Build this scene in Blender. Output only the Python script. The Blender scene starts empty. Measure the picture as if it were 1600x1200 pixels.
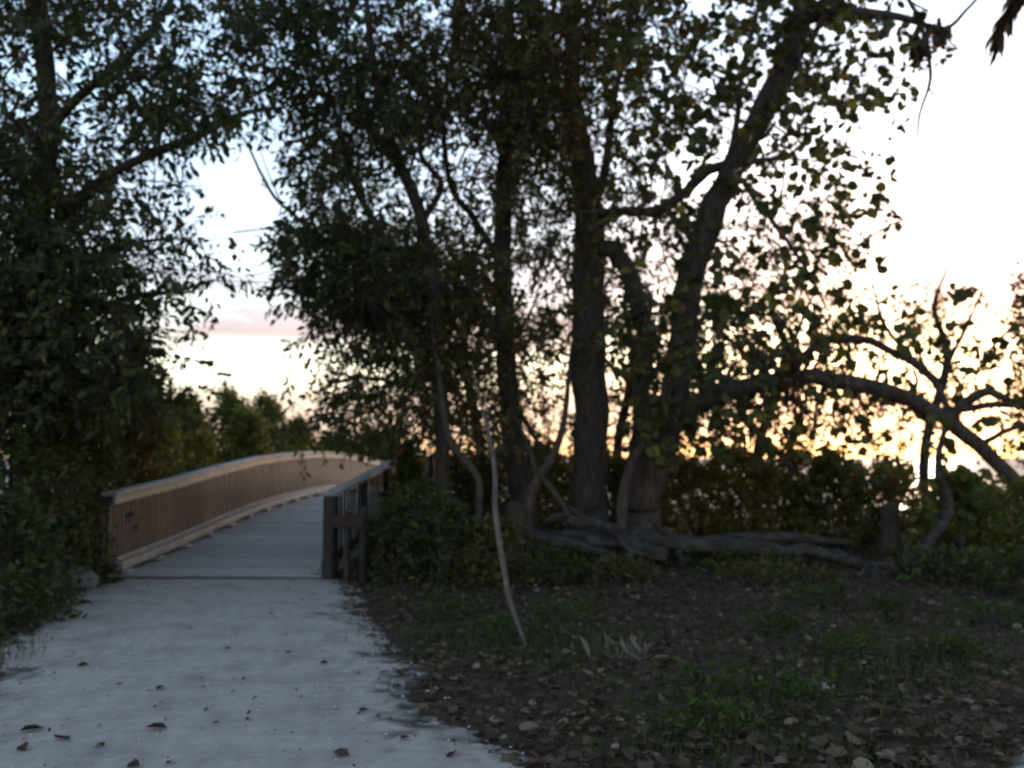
import bpy, math, random
import numpy as np
from mathutils import Vector

R = math.radians
rng = np.random.default_rng(11)
random.seed(11)
sc = bpy.context.scene
col = sc.collection

# ------------------------------------------------------------------ camera, sky, sun, exposure
EYE, FPX = 1.5, 1500.0                      # eye height (m), focal length in pixels of a 1600 px wide frame
PITCH = math.atan(115.0 / FPX)
cam_d = bpy.data.cameras.new('camera')
cam = bpy.data.objects.new('camera', cam_d)
col.objects.link(cam)
cam.location = (0, 0, EYE)
cam.rotation_euler = (R(90) + PITCH, 0, 0)
cam_d.sensor_width = 36.0
cam_d.lens = 36.0 * FPX / 1600.0
cam_d.clip_start = 0.05
cam_d.clip_end = 9000
cam_d.dof.use_dof = True
cam_d.dof.focus_distance = 2.6
cam_d.dof.aperture_fstop = 2.9
sc.camera = cam

SUN_EL, SUN_AZ = R(4.5), R(23)              # low sun behind the trees, right of the view axis
w = bpy.data.worlds.new('World')
sc.world = w
w.use_nodes = True
nt = w.node_tree
nt.nodes.clear()
N = nt.nodes.new
out = N('ShaderNodeOutputWorld')
bg = N('ShaderNodeBackground')
bg.inputs['Strength'].default_value = 0.15
sky = N('ShaderNodeTexSky')
sky.sky_type = 'NISHITA'
sky.sun_disc = False
sky.sun_elevation = SUN_EL
sky.sun_rotation = SUN_AZ
sky.air_density = 1.0
sky.dust_density = 0.3
sky.ozone_density = 1.35
# thin evening cloud bank, low over the whole horizon
tc = N('ShaderNodeTexCoord')
mp = N('ShaderNodeMapping')
mp.inputs['Scale'].default_value = (2.2, 2.2, 13.0)
nz = N('ShaderNodeTexNoise')
nz.inputs['Scale'].default_value = 1.6
nz.inputs['Detail'].default_value = 5
nz.inputs['Roughness'].default_value = 0.55
cr = N('ShaderNodeValToRGB')
cr.color_ramp.elements[0].position = 0.24
cr.color_ramp.elements[1].position = 0.50
sep = N('ShaderNodeSeparateXYZ')
band = N('ShaderNodeValToRGB')
els = band.color_ramp.elements
els[0].position = 0.088; els[0].color = (0, 0, 0, 1)
els[1].position = 0.125; els[1].color = (1, 1, 1, 1)
e = els.new(0.24); e.color = (.6, .6, .6, 1)
e = els.new(0.45); e.color = (.25, .25, .25, 1)
mul = N('ShaderNodeMath'); mul.operation = 'MULTIPLY'
mixc = N('ShaderNodeMix'); mixc.data_type = 'RGBA'; mixc.blend_type = 'MULTIPLY'
mixc.inputs['B'].default_value = (0.30, 0.22, 0.27, 1)
L = nt.links.new
L(tc.outputs['Generated'], mp.inputs['Vector'])
L(mp.outputs['Vector'], nz.inputs['Vector'])
L(nz.outputs['Fac'], cr.inputs['Fac'])
L(tc.outputs['Generated'], sep.inputs['Vector'])
L(sep.outputs['Z'], band.inputs['Fac'])
L(cr.outputs['Color'], mul.inputs[0])
L(band.outputs['Color'], mul.inputs[1])
L(mul.outputs[0], mixc.inputs['Factor'])
L(sky.outputs['Color'], mixc.inputs['A'])
# haze along the whole horizon: dims and greys the lowest few degrees of the sky
hz = N('ShaderNodeMix'); hz.data_type = 'RGBA'; hz.blend_type = 'MULTIPLY'
hz.inputs['Factor'].default_value = 1.0
hb = N('ShaderNodeValToRGB')
he = hb.color_ramp.elements
HAZE = [(0.0, (.15, .17, .46)), (.03, (.19, .20, .44)), (.06, (.25, .22, .35)), (.085, (.55, .50, .60)), (.125, (1.0, .94, .96))]
he[0].position = HAZE[0][0]; he[0].color = (*HAZE[0][1], 1)
he[1].position = HAZE[-1][0]; he[1].color = (*HAZE[-1][1], 1)
for p_, c_ in HAZE[1:-1]:
    e = he.new(p_); e.color = (*c_, 1)
L(sep.outputs['Z'], hb.inputs['Fac'])
L(hb.outputs['Color'], hz.inputs['B'])
L(mixc.outputs['Result'], hz.inputs['A'])
L(hz.outputs['Result'], bg.inputs['Color'])
L(bg.outputs[0], out.inputs['Surface'])

sun_d = bpy.data.lights.new('sun', 'SUN')
sun_d.energy = 0.3
sun_d.angle = R(4)
sun_d.color = (1.0, 0.72, 0.5)
sun = bpy.data.objects.new('sun', sun_d)
col.objects.link(sun)
sdir = Vector((math.sin(SUN_AZ) * math.cos(SUN_EL), math.cos(SUN_AZ) * math.cos(SUN_EL), math.sin(SUN_EL)))
sun.rotation_euler = sdir.to_track_quat('Z', 'Y').to_euler()
sun.location = (30, 60, 20)

vs = sc.view_settings
vs.view_transform = 'Standard'
vs.look = 'None'
vs.exposure = 2.7
vs.gamma = 1.0
sc.render.engine = 'CYCLES'
sc.cycles.max_bounces = 6
sc.cycles.diffuse_bounces = 3
sc.cycles.glossy_bounces = 2
sc.cycles.transmission_bounces = 3
sc.cycles.use_denoising = True

# ------------------------------------------------------------------ helpers
CT, ST = math.cos(PITCH), math.sin(PITCH)


def P(px, py, d):
    """world point at distance d (m, along +Y) behind a photograph pixel (1600 x 1200)"""
    u, v = (px - 800.0) / FPX, (600.0 - py) / FPX
    dy = CT - v * ST
    t = d / dy
    return np.array((u * t, d, EYE + (ST + v * CT) * t))


def sm(a, b, x):
    t = np.clip((np.asarray(x, float) - a) / (b - a), 0, 1)
    return t * t * (3 - 2 * t)


def hash2(i, j, s):
    n = np.sin(i * 127.1 + j * 311.7 + s * 74.7) * 43758.5453
    return n - np.floor(n)


def vnoise(x, y, s=0):
    xi, yi = np.floor(x), np.floor(y)
    xf, yf = x - xi, y - yi
    u, v = xf * xf * (3 - 2 * xf), yf * yf * (3 - 2 * yf)
    a, b = hash2(xi, yi, s), hash2(xi + 1, yi, s)
    c, d = hash2(xi, yi + 1, s), hash2(xi + 1, yi + 1, s)
    return (a + (b - a) * u) * (1 - v) + (c + (d - c) * u) * v


def fbm(x, y, s=0, o=4):
    x, y = np.asarray(x, float), np.asarray(y, float)
    r, amp = np.zeros_like(x + y), 0.5
    for k in range(o):
        r = r + amp * (vnoise(x, y, s + k) - 0.5)
        x, y, amp = x * 2.03, y * 2.03, amp * 0.5
    return r                                  # about -0.5 .. 0.5


def ground_z(x, y):
    x, y = np.asarray(x, float), np.asarray(y, float)
    z = 0.16 * fbm(x * 0.5, y * 0.5, 3) * sm(3, 9, np.abs(x) + np.abs(y - 6) * 0.2)
    z = z + 0.05 * fbm(x * 2.3, y * 2.3, 9)
    z = z + 0.05 * sm(0.2, 2.5, x) * sm(8, 13.5, y) * sm(30, 20, y)
    z = z + 0.15 * sm(-5.2, -7.0, x) * sm(20, 10, y)
    z = z - 0.75 * sm(13.0, 17.0, y) * sm(0.5, -1.8, x) * sm(-10, -6, x)
    z = z - 2.6 * sm(26, 62, y)
    onp = sm(1.6, 0.2, path_out(x, y))
    return z * (1 - 0.85 * onp * sm(14, 12, y))


PL = np.array([(-20, -1.6), (-2, -2.0), (3, -2.7), (5.8, -3.15), (7.9, -3.85), (10.5, -4.75), (11.9, -4.85), (12.6, -4.8)])
PR = np.array([(-20, 1.6), (-2, 1.0), (3, 0.7), (4.6, -0.02), (5.8, -0.5), (7.9, -1.25), (10.5, -1.95), (11.9, -2.2), (12.6, -2.2)])


def path_out(x, y):
    """signed distance-like value: negative inside the shell path"""
    l = np.interp(y, PL[:, 0], PL[:, 1])
    r = np.interp(y, PR[:, 0], PR[:, 1])
    a = np.maximum(l - x, x - r)
    b = np.maximum(2.22 + (y - 4.64) * 1.13 - x, y - 6.2 - 0.25 * (x - 2.5))      # second patch of shell sand, to the right
    b = np.maximum(b, -x)
    return np.minimum(a, b)


def link(name, me, mat, parent=None, kind=None, label=None, cat=None, group=None):
    o = bpy.data.objects.new(name, me)
    col.objects.link(o)
    if mat is not None and len(me.materials) == 0:
        me.materials.append(mat)
    if parent is not None:
        o.parent = parent
    if kind:
        o['kind'] = kind
    if label:
        o['label'] = label
    if cat:
        o['category'] = cat
    if group:
        o['group'] = group
    return o


def empty(name, loc, label, cat, group=None):
    o = bpy.data.objects.new(name, None)
    o.empty_display_size = 0.2
    o.location = loc
    col.objects.link(o)
    o['label'], o['category'] = label, cat
    if group:
        o['group'] = group
    return o


def mesh_np(name, V, F, tint=None, smooth=False, origin=None):
    """V (n,3); F (m,k) array or list of arrays with different k; tint (n,3) per-vertex own colour"""
    V = np.asarray(V, np.float32)
    if origin is not None:
        V = V - np.asarray(origin, np.float32)
    if not isinstance(F, list):
        F = [F]
    F = [np.asarray(f, np.int32) for f in F if len(f)]
    me = bpy.data.meshes.new(name)
    me.vertices.add(len(V))
    me.vertices.foreach_set('co', V.ravel())
    nl = sum(f.size for f in F)
    me.loops.add(nl)
    me.loops.foreach_set('vertex_index', np.concatenate([f.ravel() for f in F]))
    npoly = sum(len(f) for f in F)
    me.polygons.add(npoly)
    tot = np.concatenate([np.full(len(f), f.shape[1], np.int32) for f in F])
    st = np.concatenate([[0], np.cumsum(tot)[:-1]]).astype(np.int32)
    me.polygons.foreach_set('loop_start', st)
    me.polygons.foreach_set('loop_total', tot)
    me.polygons.foreach_set('use_smooth', np.full(npoly, bool(smooth)))
    if tint is not None:
        a = me.attributes.new('tint', 'FLOAT_COLOR', 'POINT')
        t = np.ones((len(V), 4), np.float32)
        t[:, :3] = tint
        a.data.foreach_set('color', t.ravel())
    me.update(calc_edges=True)
    return me


class MB:
    def __init__(s):
        s.V, s.Q, s.n = [], [], 0

    def add(s, V, Q):
        s.V.append(np.asarray(V, float)); s.Q.append(np.asarray(Q, np.int32) + s.n); s.n += len(V)

    def box(s, c, sx, sy, sz, ax=(1, 0, 0), ay=(0, 1, 0), az=(0, 0, 1), bev=0.006):
        """box with chamfered corners: 24 verts, 26 faces as quads/tris"""
        c, ax, ay, az = map(np.asarray, (c, ax, ay, az))
        h = np.array((sx, sy, sz)) / 2.0
        b = min(bev, h.min() * 0.4)
        V = []
        for sz_ in (-1, 1):
            for sy_ in (-1, 1):
                for sx_ in (-1, 1):
                    sg = np.array((sx_, sy_, sz_))
                    for k in range(3):
                        q = sg * h
                        for j in range(3):
                            if j != k:
                                q[j] -= sg[j] * b
                        V.append(c + ax * q[0] + ay * q[1] + az * q[2])
        idx = lambda x, y, z, k: ((z * 2 + y) * 2 + x) * 3 + k
        Q = []
        Q += [(idx(1, 0, 0, 0), idx(1, 1, 0, 0), idx(1, 1, 1, 0), idx(1, 0, 1, 0)), (idx(0, 1, 0, 0), idx(0, 0, 0, 0), idx(0, 0, 1, 0), idx(0, 1, 1, 0))]
        Q += [(idx(0, 0, 0, 1), idx(1, 0, 0, 1), idx(1, 0, 1, 1), idx(0, 0, 1, 1)), (idx(1, 1, 0, 1), idx(0, 1, 0, 1), idx(0, 1, 1, 1), idx(1, 1, 1, 1))]
        Q += [(idx(0, 1, 0, 2), idx(1, 1, 0, 2), idx(1, 0, 0, 2), idx(0, 0, 0, 2)), (idx(0, 0, 1, 2), idx(1, 0, 1, 2), idx(1, 1, 1, 2), idx(0, 1, 1, 2))]
        for y in (0, 1):
            for z in (0, 1):
                q = [idx(0, y, z, 1), idx(1, y, z, 1), idx(1, y, z, 2), idx(0, y, z, 2)]
                Q.append(q if (y + z) % 2 == 1 and True else q[::-1])
        for x in (0, 1):
            for z in (0, 1):
                q = [idx(x, 0, z, 0), idx(x, 1, z, 0), idx(x, 1, z, 2), idx(x, 0, z, 2)]
                Q.append(q if (x + z) % 2 == 0 else q[::-1])
        for x in (0, 1):
            for y in (0, 1):
                q = [idx(x, y, 0, 0), idx(x, y, 1, 0), idx(x, y, 1, 1), idx(x, y, 0, 1)]
                Q.append(q if (x + y) % 2 == 1 else q[::-1])
        for x in (0, 1):
            for y in (0, 1):
                for z in (0, 1):
                    t = [idx(x, y, z, 0), idx(x, y, z, 1), idx(x, y, z, 2)]
                    if (x + y + z) % 2 == 0:
                        t = t[::-1]
                    Q.append((t[0], t[1], t[2], t[2]))
        s.tri = True
        Vv = np.array(V)
        Q = np.array(Q)
        s.add(Vv, Q)

    def build(s, name, mat, parent=None, origin=None, smooth=False, **k):
        V = np.concatenate(s.V); Q = np.concatenate(s.Q)
        if origin is not None:
            V = V - np.asarray(origin)
        t = Q[:, 2] == Q[:, 3]
        me = mesh_np(name, V, [Q[~t], Q[t][:, :3]], smooth=smooth)
        o = link(name, me, mat, parent, **k)
        if origin is not None and parent is None:
            o.location = origin
        return o


def spline(pts, n=6):
    pts = np.asarray(pts, float)
    if len(pts) < 3:
        t = np.linspace(0, 1, n + 1)[:, None]
        return pts[0] * (1 - t) + pts[-1] * t
    p = np.vstack([2 * pts[0] - pts[1], pts, 2 * pts[-1] - pts[-2]])
    out_ = []
    for i in range(1, len(p) - 2):
        for k in range(n):
            t = k / n
            a, b, c, d = p[i - 1], p[i], p[i + 1], p[i + 2]
            out_.append(0.5 * ((2 * b) + (-a + c) * t + (2 * a - 5 * b + 4 * c - d) * t * t + (-a + 3 * b - 3 * c + d) * t ** 3))
    out_.append(pts[-1])
    return np.array(out_)


def tube(C, rad, sides=8, knob=0.0, seed=0, flare=0.0, fluted=0.0):
    """tapered tube round the polyline C with radii rad; knob = uneven girth"""
    C = np.asarray(C, float)
    n = len(C)
    rad = np.interp(np.linspace(0, 1, n), np.linspace(0, 1, len(rad)), rad)
    T = np.gradient(C, axis=0)
    T /= np.linalg.norm(T, axis=1)[:, None] + 1e-9
    ref = np.array((0.31, 0.92, 0.11)) if abs(T[0][1]) < 0.9 else np.array((1, 0, 0.1))
    U = np.cross(T, ref); U /= np.linalg.norm(U, axis=1)[:, None] + 1e-9
    W = np.cross(T, U)
    a = np.linspace(0, 2 * np.pi, sides, endpoint=False)
    s_ = np.concatenate([[0], np.cumsum(np.linalg.norm(np.diff(C, axis=0), axis=1))])
    rr = rad[:, None] * np.ones((1, sides))
    if knob:
        aa = np.cos(a)[None, :] * 1.7 + 5; bb = np.sin(a)[None, :] * 1.7 + s_[:, None] * 1.9 + seed * 7.3
        rr = rr * (1 + knob * 2.0 * fbm(aa, bb, seed, 3))
    if fluted:
        rr = rr * (1 + fluted * np.sin(a * 5 + seed + s_[:, None] * 0.35) + 0.5 * fluted * np.sin(a * 9 + 2 * seed - s_[:, None] * 0.5))
    if flare:
        rr = rr * (1 + flare * np.exp(-s_ / 0.35)[:, None] * (1 + 0.5 * np.sin(a * 4 + seed))[None, :])
    V = C[:, None, :] + rr[:, :, None] * (np.cos(a)[None, :, None] * U[:, None, :] + np.sin(a)[None, :, None] * W[:, None, :])
    i = np.arange(n - 1)[:, None] * sides
    j = np.arange(sides)[None, :]
    k = (j + 1) % sides
    Q = np.stack([i + j, i + k, i + sides + k, i + sides + j], -1).reshape(-1, 4)
    V = V.reshape(-1, 3)
    V = np.vstack([V, C[-1] + T[-1] * rad[-1] * 0.6, C[0]])
    tip = len(V) - 2
    b = (n - 1) * sides
    caps = [(b + q, b + (q + 1) % sides, tip, tip) for q in range(sides)]
    caps += [((q + 1) % sides, q, tip + 1, tip + 1) for q in range(sides)]
    return V, np.vstack([Q, np.array(caps)])


# ------------------------------------------------------------------ materials
def mat_new(name):
    m = bpy.data.materials.new(name)
    m.use_nodes = True
    n = m.node_tree
    n.nodes.clear()
    return m, n, n.nodes.new, n.links.new


def mat_surface(name, cols, scale=6.0, stretch=(1, 1, 1), rough=0.8, bump=0.4, bscale=30.0, bdist=0.01, spec=0.3, coord='Object', obj_var=0.0, detail=6):
    m, n, NN, LL = mat_new(name)
    o = NN('ShaderNodeOutputMaterial'); b = NN('ShaderNodeBsdfPrincipled')
    b.inputs['Roughness'].default_value = rough
    b.inputs['Specular IOR Level'].default_value = spec
    t = NN('ShaderNodeTexCoord'); mpp = NN('ShaderNodeMapping')
    mpp.inputs['Scale'].default_value = stretch
    LL(t.outputs[coord], mpp.inputs['Vector'])
    oi = NN('ShaderNodeObjectInfo')
    add = NN('ShaderNodeVectorMath'); add.operation = 'ADD'
    sc_ = NN('ShaderNodeVectorMath'); sc_.operation = 'SCALE'; sc_.inputs['Scale'].default_value = 37.0 if obj_var else 0.0
    cmb = NN('ShaderNodeCombineXYZ')
    for k in 'XYZ':
        LL(oi.outputs['Random'], cmb.inputs[k])
    LL(cmb.outputs[0], sc_.inputs[0])
    LL(mpp.outputs[0], add.inputs[0]); LL(sc_.outputs[0], add.inputs[1])
    n1 = NN('ShaderNodeTexNoise'); n1.inputs['Scale'].default_value = scale; n1.inputs['Detail'].default_value = detail; n1.inputs['Roughness'].default_value = 0.65
    LL(add.outputs[0], n1.inputs['Vector'])
    ra = NN('ShaderNodeValToRGB')
    el = ra.color_ramp.elements
    ps = np.linspace(0.28, 0.72, len(cols))
    el[0].position = ps[0]; el[0].color = (*cols[0], 1)
    el[1].position = ps[-1]; el[1].color = (*cols[-1], 1)
    for p_, c_ in zip(ps[1:-1], cols[1:-1]):
        q = el.new(p_); q.color = (*c_, 1)
    LL(n1.outputs['Fac'], ra.inputs['Fac'])
    src = ra.outputs['Color']
    if obj_var:
        hv = NN('ShaderNodeHueSaturation')
        mr = NN('ShaderNodeMapRange'); mr.inputs['To Min'].default_value = 1 - obj_var; mr.inputs['To Max'].default_value = 1 + obj_var
        LL(oi.outputs['Random'], mr.inputs['Value']); LL(mr.outputs[0], hv.inputs['Value']); LL(src, hv.inputs['Color'])
        src = hv.outputs['Color']
    LL(src, b.inputs['Base Color'])
    n2 = NN('ShaderNodeTexNoise'); n2.inputs['Scale'].default_value = bscale; n2.inputs['Detail'].default_value = 4
    LL(add.outputs[0], n2.inputs['Vector'])
    bp = NN('ShaderNodeBump'); bp.inputs['Strength'].default_value = bump; bp.inputs['Distance'].default_value = bdist
    LL(n2.outputs['Fac'], bp.inputs['Height']); LL(bp.outputs[0], b.inputs['Normal'])
    LL(b.outputs[0], o.inputs['Surface'])
    return m


def mat_leaf(name, trans=0.3, rough=0.6, spec=0.2):
    m, n, NN, LL = mat_new(name)
    o = NN('ShaderNodeOutputMaterial'); b = NN('ShaderNodeBsdfPrincipled'); tr = NN('ShaderNodeBsdfTranslucent'); mx = NN('ShaderNodeMixShader')
    at = NN('ShaderNodeAttribute'); at.attribute_name = 'tint'
    b.inputs['Roughness'].default_value = rough
    b.inputs['Specular IOR Level'].default_value = spec
    LL(at.outputs['Color'], b.inputs['Base Color'])
    hv = NN('ShaderNodeHueSaturation'); hv.inputs['Saturation'].default_value = 1.15; hv.inputs['Value'].default_value = 1.3; hv.inputs['Hue'].default_value = 0.485
    LL(at.outputs['Color'], hv.inputs['Color']); LL(hv.outputs[0], tr.inputs['Color'])
    mx.inputs['Fac'].default_value = trans
    LL(b.outputs[0], mx.inputs[1]); LL(tr.outputs[0], mx.inputs[2]); LL(mx.outputs[0], o.inputs['Surface'])
    return m


M = {}
M['soil'] = mat_surface('soil', [(.018, .012, .009), (.045, .029, .021), (.075, .050, .036), (.04, .027, .020)], 5, bump=0.9, bscale=24, bdist=0.03, rough=0.95, spec=.1)
M['shell'] = mat_surface('shell_sand', [(.25, .215, .18), (.335, .29, .25), (.40, .35, .305), (.35, .31, .265)], 2.2, bump=0.5, bscale=38, bdist=0.008, rough=0.9, spec=.15, detail=9)
_nt = M['shell'].node_tree
_bs = [q for q in _nt.nodes if q.type == 'BSDF_PRINCIPLED'][0]
_at = _nt.nodes.new('ShaderNodeAttribute'); _at.attribute_name = 'tint'
_mx = _nt.nodes.new('ShaderNodeMix'); _mx.data_type = 'RGBA'
_src = _bs.inputs['Base Color'].links[0].from_socket
_n3 = _nt.nodes.new('ShaderNodeTexNoise'); _n3.inputs['Scale'].default_value = 9.0; _n3.inputs['Detail'].default_value = 8; _n3.inputs['Roughness'].default_value = .75
_tc = _nt.nodes.new('ShaderNodeTexCoord'); _nt.links.new(_tc.outputs['Object'], _n3.inputs['Vector'])
_r3 = _nt.nodes.new('ShaderNodeValToRGB'); _r3.color_ramp.elements[0].position = .36; _r3.color_ramp.elements[0].color = (.82, .805, .79, 1); _r3.color_ramp.elements[1].position = .58
_nt.links.new(_n3.outputs['Fac'], _r3.inputs['Fac'])
_m3 = _nt.nodes.new('ShaderNodeMix'); _m3.data_type = 'RGBA'; _m3.blend_type = 'MULTIPLY'; _m3.inputs['Factor'].default_value = 1.0
_nt.links.new(_src, _m3.inputs['A']); _nt.links.new(_r3.outputs['Color'], _m3.inputs['B'])
_nt.links.new(_m3.outputs['Result'], _mx.inputs['A']); _mx.inputs['B'].default_value = (.05, .04, .032, 1)
_nt.links.new(_at.outputs['Fac'], _mx.inputs['Factor']); _nt.links.new(_mx.outputs['Result'], _bs.inputs['Base Color'])
M['plank'] = mat_surface('weathered_deck', [(.24, .215, .195), (.33, .30, .275), (.40, .37, .34)], 3, (1, 9, 9), bump=.5, bscale=12, bdist=.004, rough=.8, obj_var=.16)
M['picket'] = mat_surface('brown_wood', [(.026, .020, .019), (.043, .034, .032), (.06, .049, .046)], 4, (6, 6, 1), bump=.5, bscale=18, bdist=.003, rough=.8, obj_var=.22)
M['cap'] = mat_surface('pale_wood', [(.20, .185, .17), (.30, .28, .26), (.37, .35, .325)], 4, (3, 1, 3), bump=.5, bscale=14, bdist=.004, rough=.75, obj_var=.05)
M['post'] = mat_surface('dark_post_wood', [(.022, .016, .013), (.04, .029, .024), (.06, .045, .036)], 4, (6, 6, 1), bump=.6, bscale=16, bdist=.006, rough=.85, obj_var=.15)
M['board'] = mat_surface('red_brown_board', [(.030, .015, .012), (.055, .028, .022)], 4, (1, 6, 6), bump=.5, bscale=16, bdist=.004, rough=.8)
M['bark'] = mat_surface('grey_brown_bark', [(.055, .038, .030), (.11, .079, .063), (.17, .13, .108)], 5, (3, 3, .7), bump=1.0, bscale=14, bdist=.06, rough=.95, spec=.15)
M['bark_dark'] = mat_surface('dark_bark', [(.04, .028, .022), (.075, .055, .043), (.11, .085, .07)], 5, (3, 3, .8), bump=1.0, bscale=18, bdist=.025, rough=.95, spec=.15)
M['bark_pale'] = mat_surface('pale_bark', [(.06, .046, .038), (.12, .095, .08), (.19, .16, .14)], 6, (3, 3, 1), bump=.8, bscale=22, bdist=.01, rough=.9, spec=.15)
M['deadwood'] = mat_surface('silver_deadwood', [(.035, .028, .024), (.085, .072, .064), (.18, .16, .147)], 3, (1, 4, 4), bump=1.0, bscale=26, bdist=.04, rough=.95, spec=.1)
M['leaf'] = mat_leaf('small_leaf')
M['leaf_round'] = mat_leaf('round_leaf', .34, .55, .25)
M['leaf_dry'] = mat_leaf('dry_leaf', .12, .7, .2)
M['grass'] = mat_leaf('grass_blade', .35, .6, .25)
M['rock'] = mat_surface('grey_stone', [(.08, .078, .074), (.15, .145, .135), (.20, .19, .18)], 4, bump=.7, bscale=20, bdist=.02, rough=.9)

m, n, NN, LL = mat_new('sea_water')
o_ = NN('ShaderNodeOutputMaterial'); b_ = NN('ShaderNodeBsdfPrincipled')
b_.inputs['Base Color'].default_value = (.02, .035, .045, 1); b_.inputs['Roughness'].default_value = .45; b_.inputs['IOR'].default_value = 1.33
n_ = NN('ShaderNodeTexNoise'); n_.inputs['Scale'].default_value = 1.4; n_.inputs['Detail'].default_value = 6
t_ = NN('ShaderNodeTexCoord'); bp_ = NN('ShaderNodeBump'); bp_.inputs['Strength'].default_value = .5; bp_.inputs['Distance'].default_value = .25
LL(t_.outputs['Object'], n_.inputs['Vector']); LL(n_.outputs['Fac'], bp_.inputs['Height']); LL(bp_.outputs[0], b_.inputs['Normal']); LL(b_.outputs[0], o_.inputs['Surface'])
M['water'] = m

# ------------------------------------------------------------------ the setting: ground, sea, shell path


def graded(lo, hi, c0, c1, fine, grow=1.12):
    xs = list(np.arange(c0, c1 + 1e-6, fine))
    st = fine
    while xs[-1] < hi:
        st *= grow; xs.append(xs[-1] + st)
    st = fine
    while xs[0] > lo:
        st *= grow; xs.insert(0, xs[0] - st)
    return np.array(xs)


gx = graded(-900, 900, -8, 9, 0.09)
gy = graded(-300, 1500, 3, 16, 0.09)
X, Y = np.meshgrid(gx, gy)
Z = ground_z(X, Y)
nx, ny = len(gx), len(gy)
i_, j_ = np.meshgrid(np.arange(nx - 1), np.arange(ny - 1))
a_ = (j_ * nx + i_).ravel()
Qg = np.stack([a_, a_ + 1, a_ + nx + 1, a_ + nx], 1)
ground = link('ground', mesh_np('ground', np.stack([X.ravel(), Y.ravel(), Z.ravel()], 1), Qg, smooth=True), M['soil'], kind='structure')
sw = 8000.0
water = link('sea', mesh_np('sea', [(-sw, 30, 0), (sw, 30, 0), (sw, sw, 0), (-sw, sw, 0)], np.array([[0, 1, 2, 3]])), M['water'], kind='structure')
water.location = (0, 0, -0.62)

px_ = np.arange(-8.5, 8.5, 0.045)
py_ = np.arange(-9, 12.05, 0.045)
X, Y = np.meshgrid(px_, py_)
od = path_out(X, Y) - .20 + 0.8 * fbm(X * 1.3, Y * 1.3, 21, 5) + 0.5 * fbm(X * 6, Y * 6, 33, 4)
Z = ground_z(X, Y) + np.clip(-od * 0.10, -0.08, 0.028) + 0.006 * fbm(X * 3, Y * 3, 5, 4) + 0.004 * fbm(X * 14, Y * 14, 6, 2)
keep = od < 0.55
nx, ny = len(px_), len(py_)
i_, j_ = np.meshgrid(np.arange(nx - 1), np.arange(ny - 1))
a_ = (j_ * nx + i_)
kq = keep[:-1, :-1] & keep[1:, :-1] & keep[:-1, 1:] & keep[1:, 1:]
a_ = a_[kq]
Qp = np.stack([a_, a_ + 1, a_ + nx + 1, a_ + nx], 1)
used, inv = np.unique(Qp, return_inverse=True)
Vp = np.stack([X.ravel(), Y.ravel(), Z.ravel()], 1)[used]
dirt = np.clip(.75 + od * 2.6 + 1.2 * fbm(X * 2.2, Y * 2.2, 41, 4) + 2.6 * fbm(X * 11, Y * 11, 44, 4), 0, 1).ravel()[used]
path = link('path', mesh_np('path', Vp, inv.reshape(-1, 4), smooth=True, tint=np.repeat(dirt[:, None], 3, 1)), M['shell'], kind='structure')

# ------------------------------------------------------------------ the boardwalk bridge
BY = np.array([11.9, 13.2, 14.75, 16.4, 18, 21, 24, 27.5, 31, 36, 42, 50])
BXL = np.array([-4.95, -4.92, -4.87, -4.82, -4.75, -4.62, -4.5, -4.38, -4.25, -4.0, -3.6, -3.0])
BZ = np.array([0.035, 0.10, 0.23, 0.37, 0.49, 0.60, 0.62, 0.53, 0.34, 0.12, 0.06, 0.05])
ys_f = np.linspace(11.9, 50, 600)


def smooth_interp(y, xs, vs_):
    f = np.interp(ys_f, xs, vs_)
    k = np.ones(31) / 31
    f2 = np.convolve(np.pad(f, 15, mode='reflect', reflect_type='odd'), k, 'valid')
    return np.interp(y, ys_f, f2)


bxl = lambda y: smooth_interp(y, BY, BXL)
bz = lambda y: smooth_interp(y, BY, BZ)
BW = 2.65
bridge = empty('boardwalk_bridge', (-3.6, 11.9, 0), 'humped wooden boardwalk bridge with brown picket railings at the end of the pale path', 'bridge')
B0 = np.array((-3.6, 11.9, 0.0))


def mbuild(mb, name, mat, parent, **k):
    V = np.concatenate(mb.V) - B0
    Q = np.concatenate(mb.Q)
    t = Q[:, 2] == Q[:, 3]
    return link(name, mesh_np(name, V, [Q[~t], Q[t][:, :3]]), mat, parent, **k)


def shared(name, sx, sy, sz, bev=.005):
    mb = MB(); mb.box((0, 0, 0), sx, sy, sz, bev=bev)
    V = np.concatenate(mb.V); Q = np.concatenate(mb.Q); t = Q[:, 2] == Q[:, 3]
    return mesh_np(name, V, [Q[~t], Q[t][:, :3]])


# deck planks, one by one
deck = bpy.data.objects.new('deck', None); col.objects.link(deck); deck.parent = bridge
plank_me = shared('plank', BW + 0.16, 0.138, 0.04); plank_me.materials.append(M['plank'])
y = 12.02
k = 0
while y < 48:
    o = bpy.data.objects.new('plank', plank_me); col.objects.link(o); o.parent = deck
    sl = (bz(y + .1) - bz(y - .1)) / .2
    o.location = Vector((bxl(y) + BW / 2 + random.uniform(-.008, .008), y, bz(y) + random.uniform(-.003, .003))) - Vector(B0)
    o.rotation_euler = (math.atan(sl), 0, -0.04 + random.uniform(-.003, .003))
    y += 0.145 if y < 40 else 0.15
    k += 1
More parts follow.
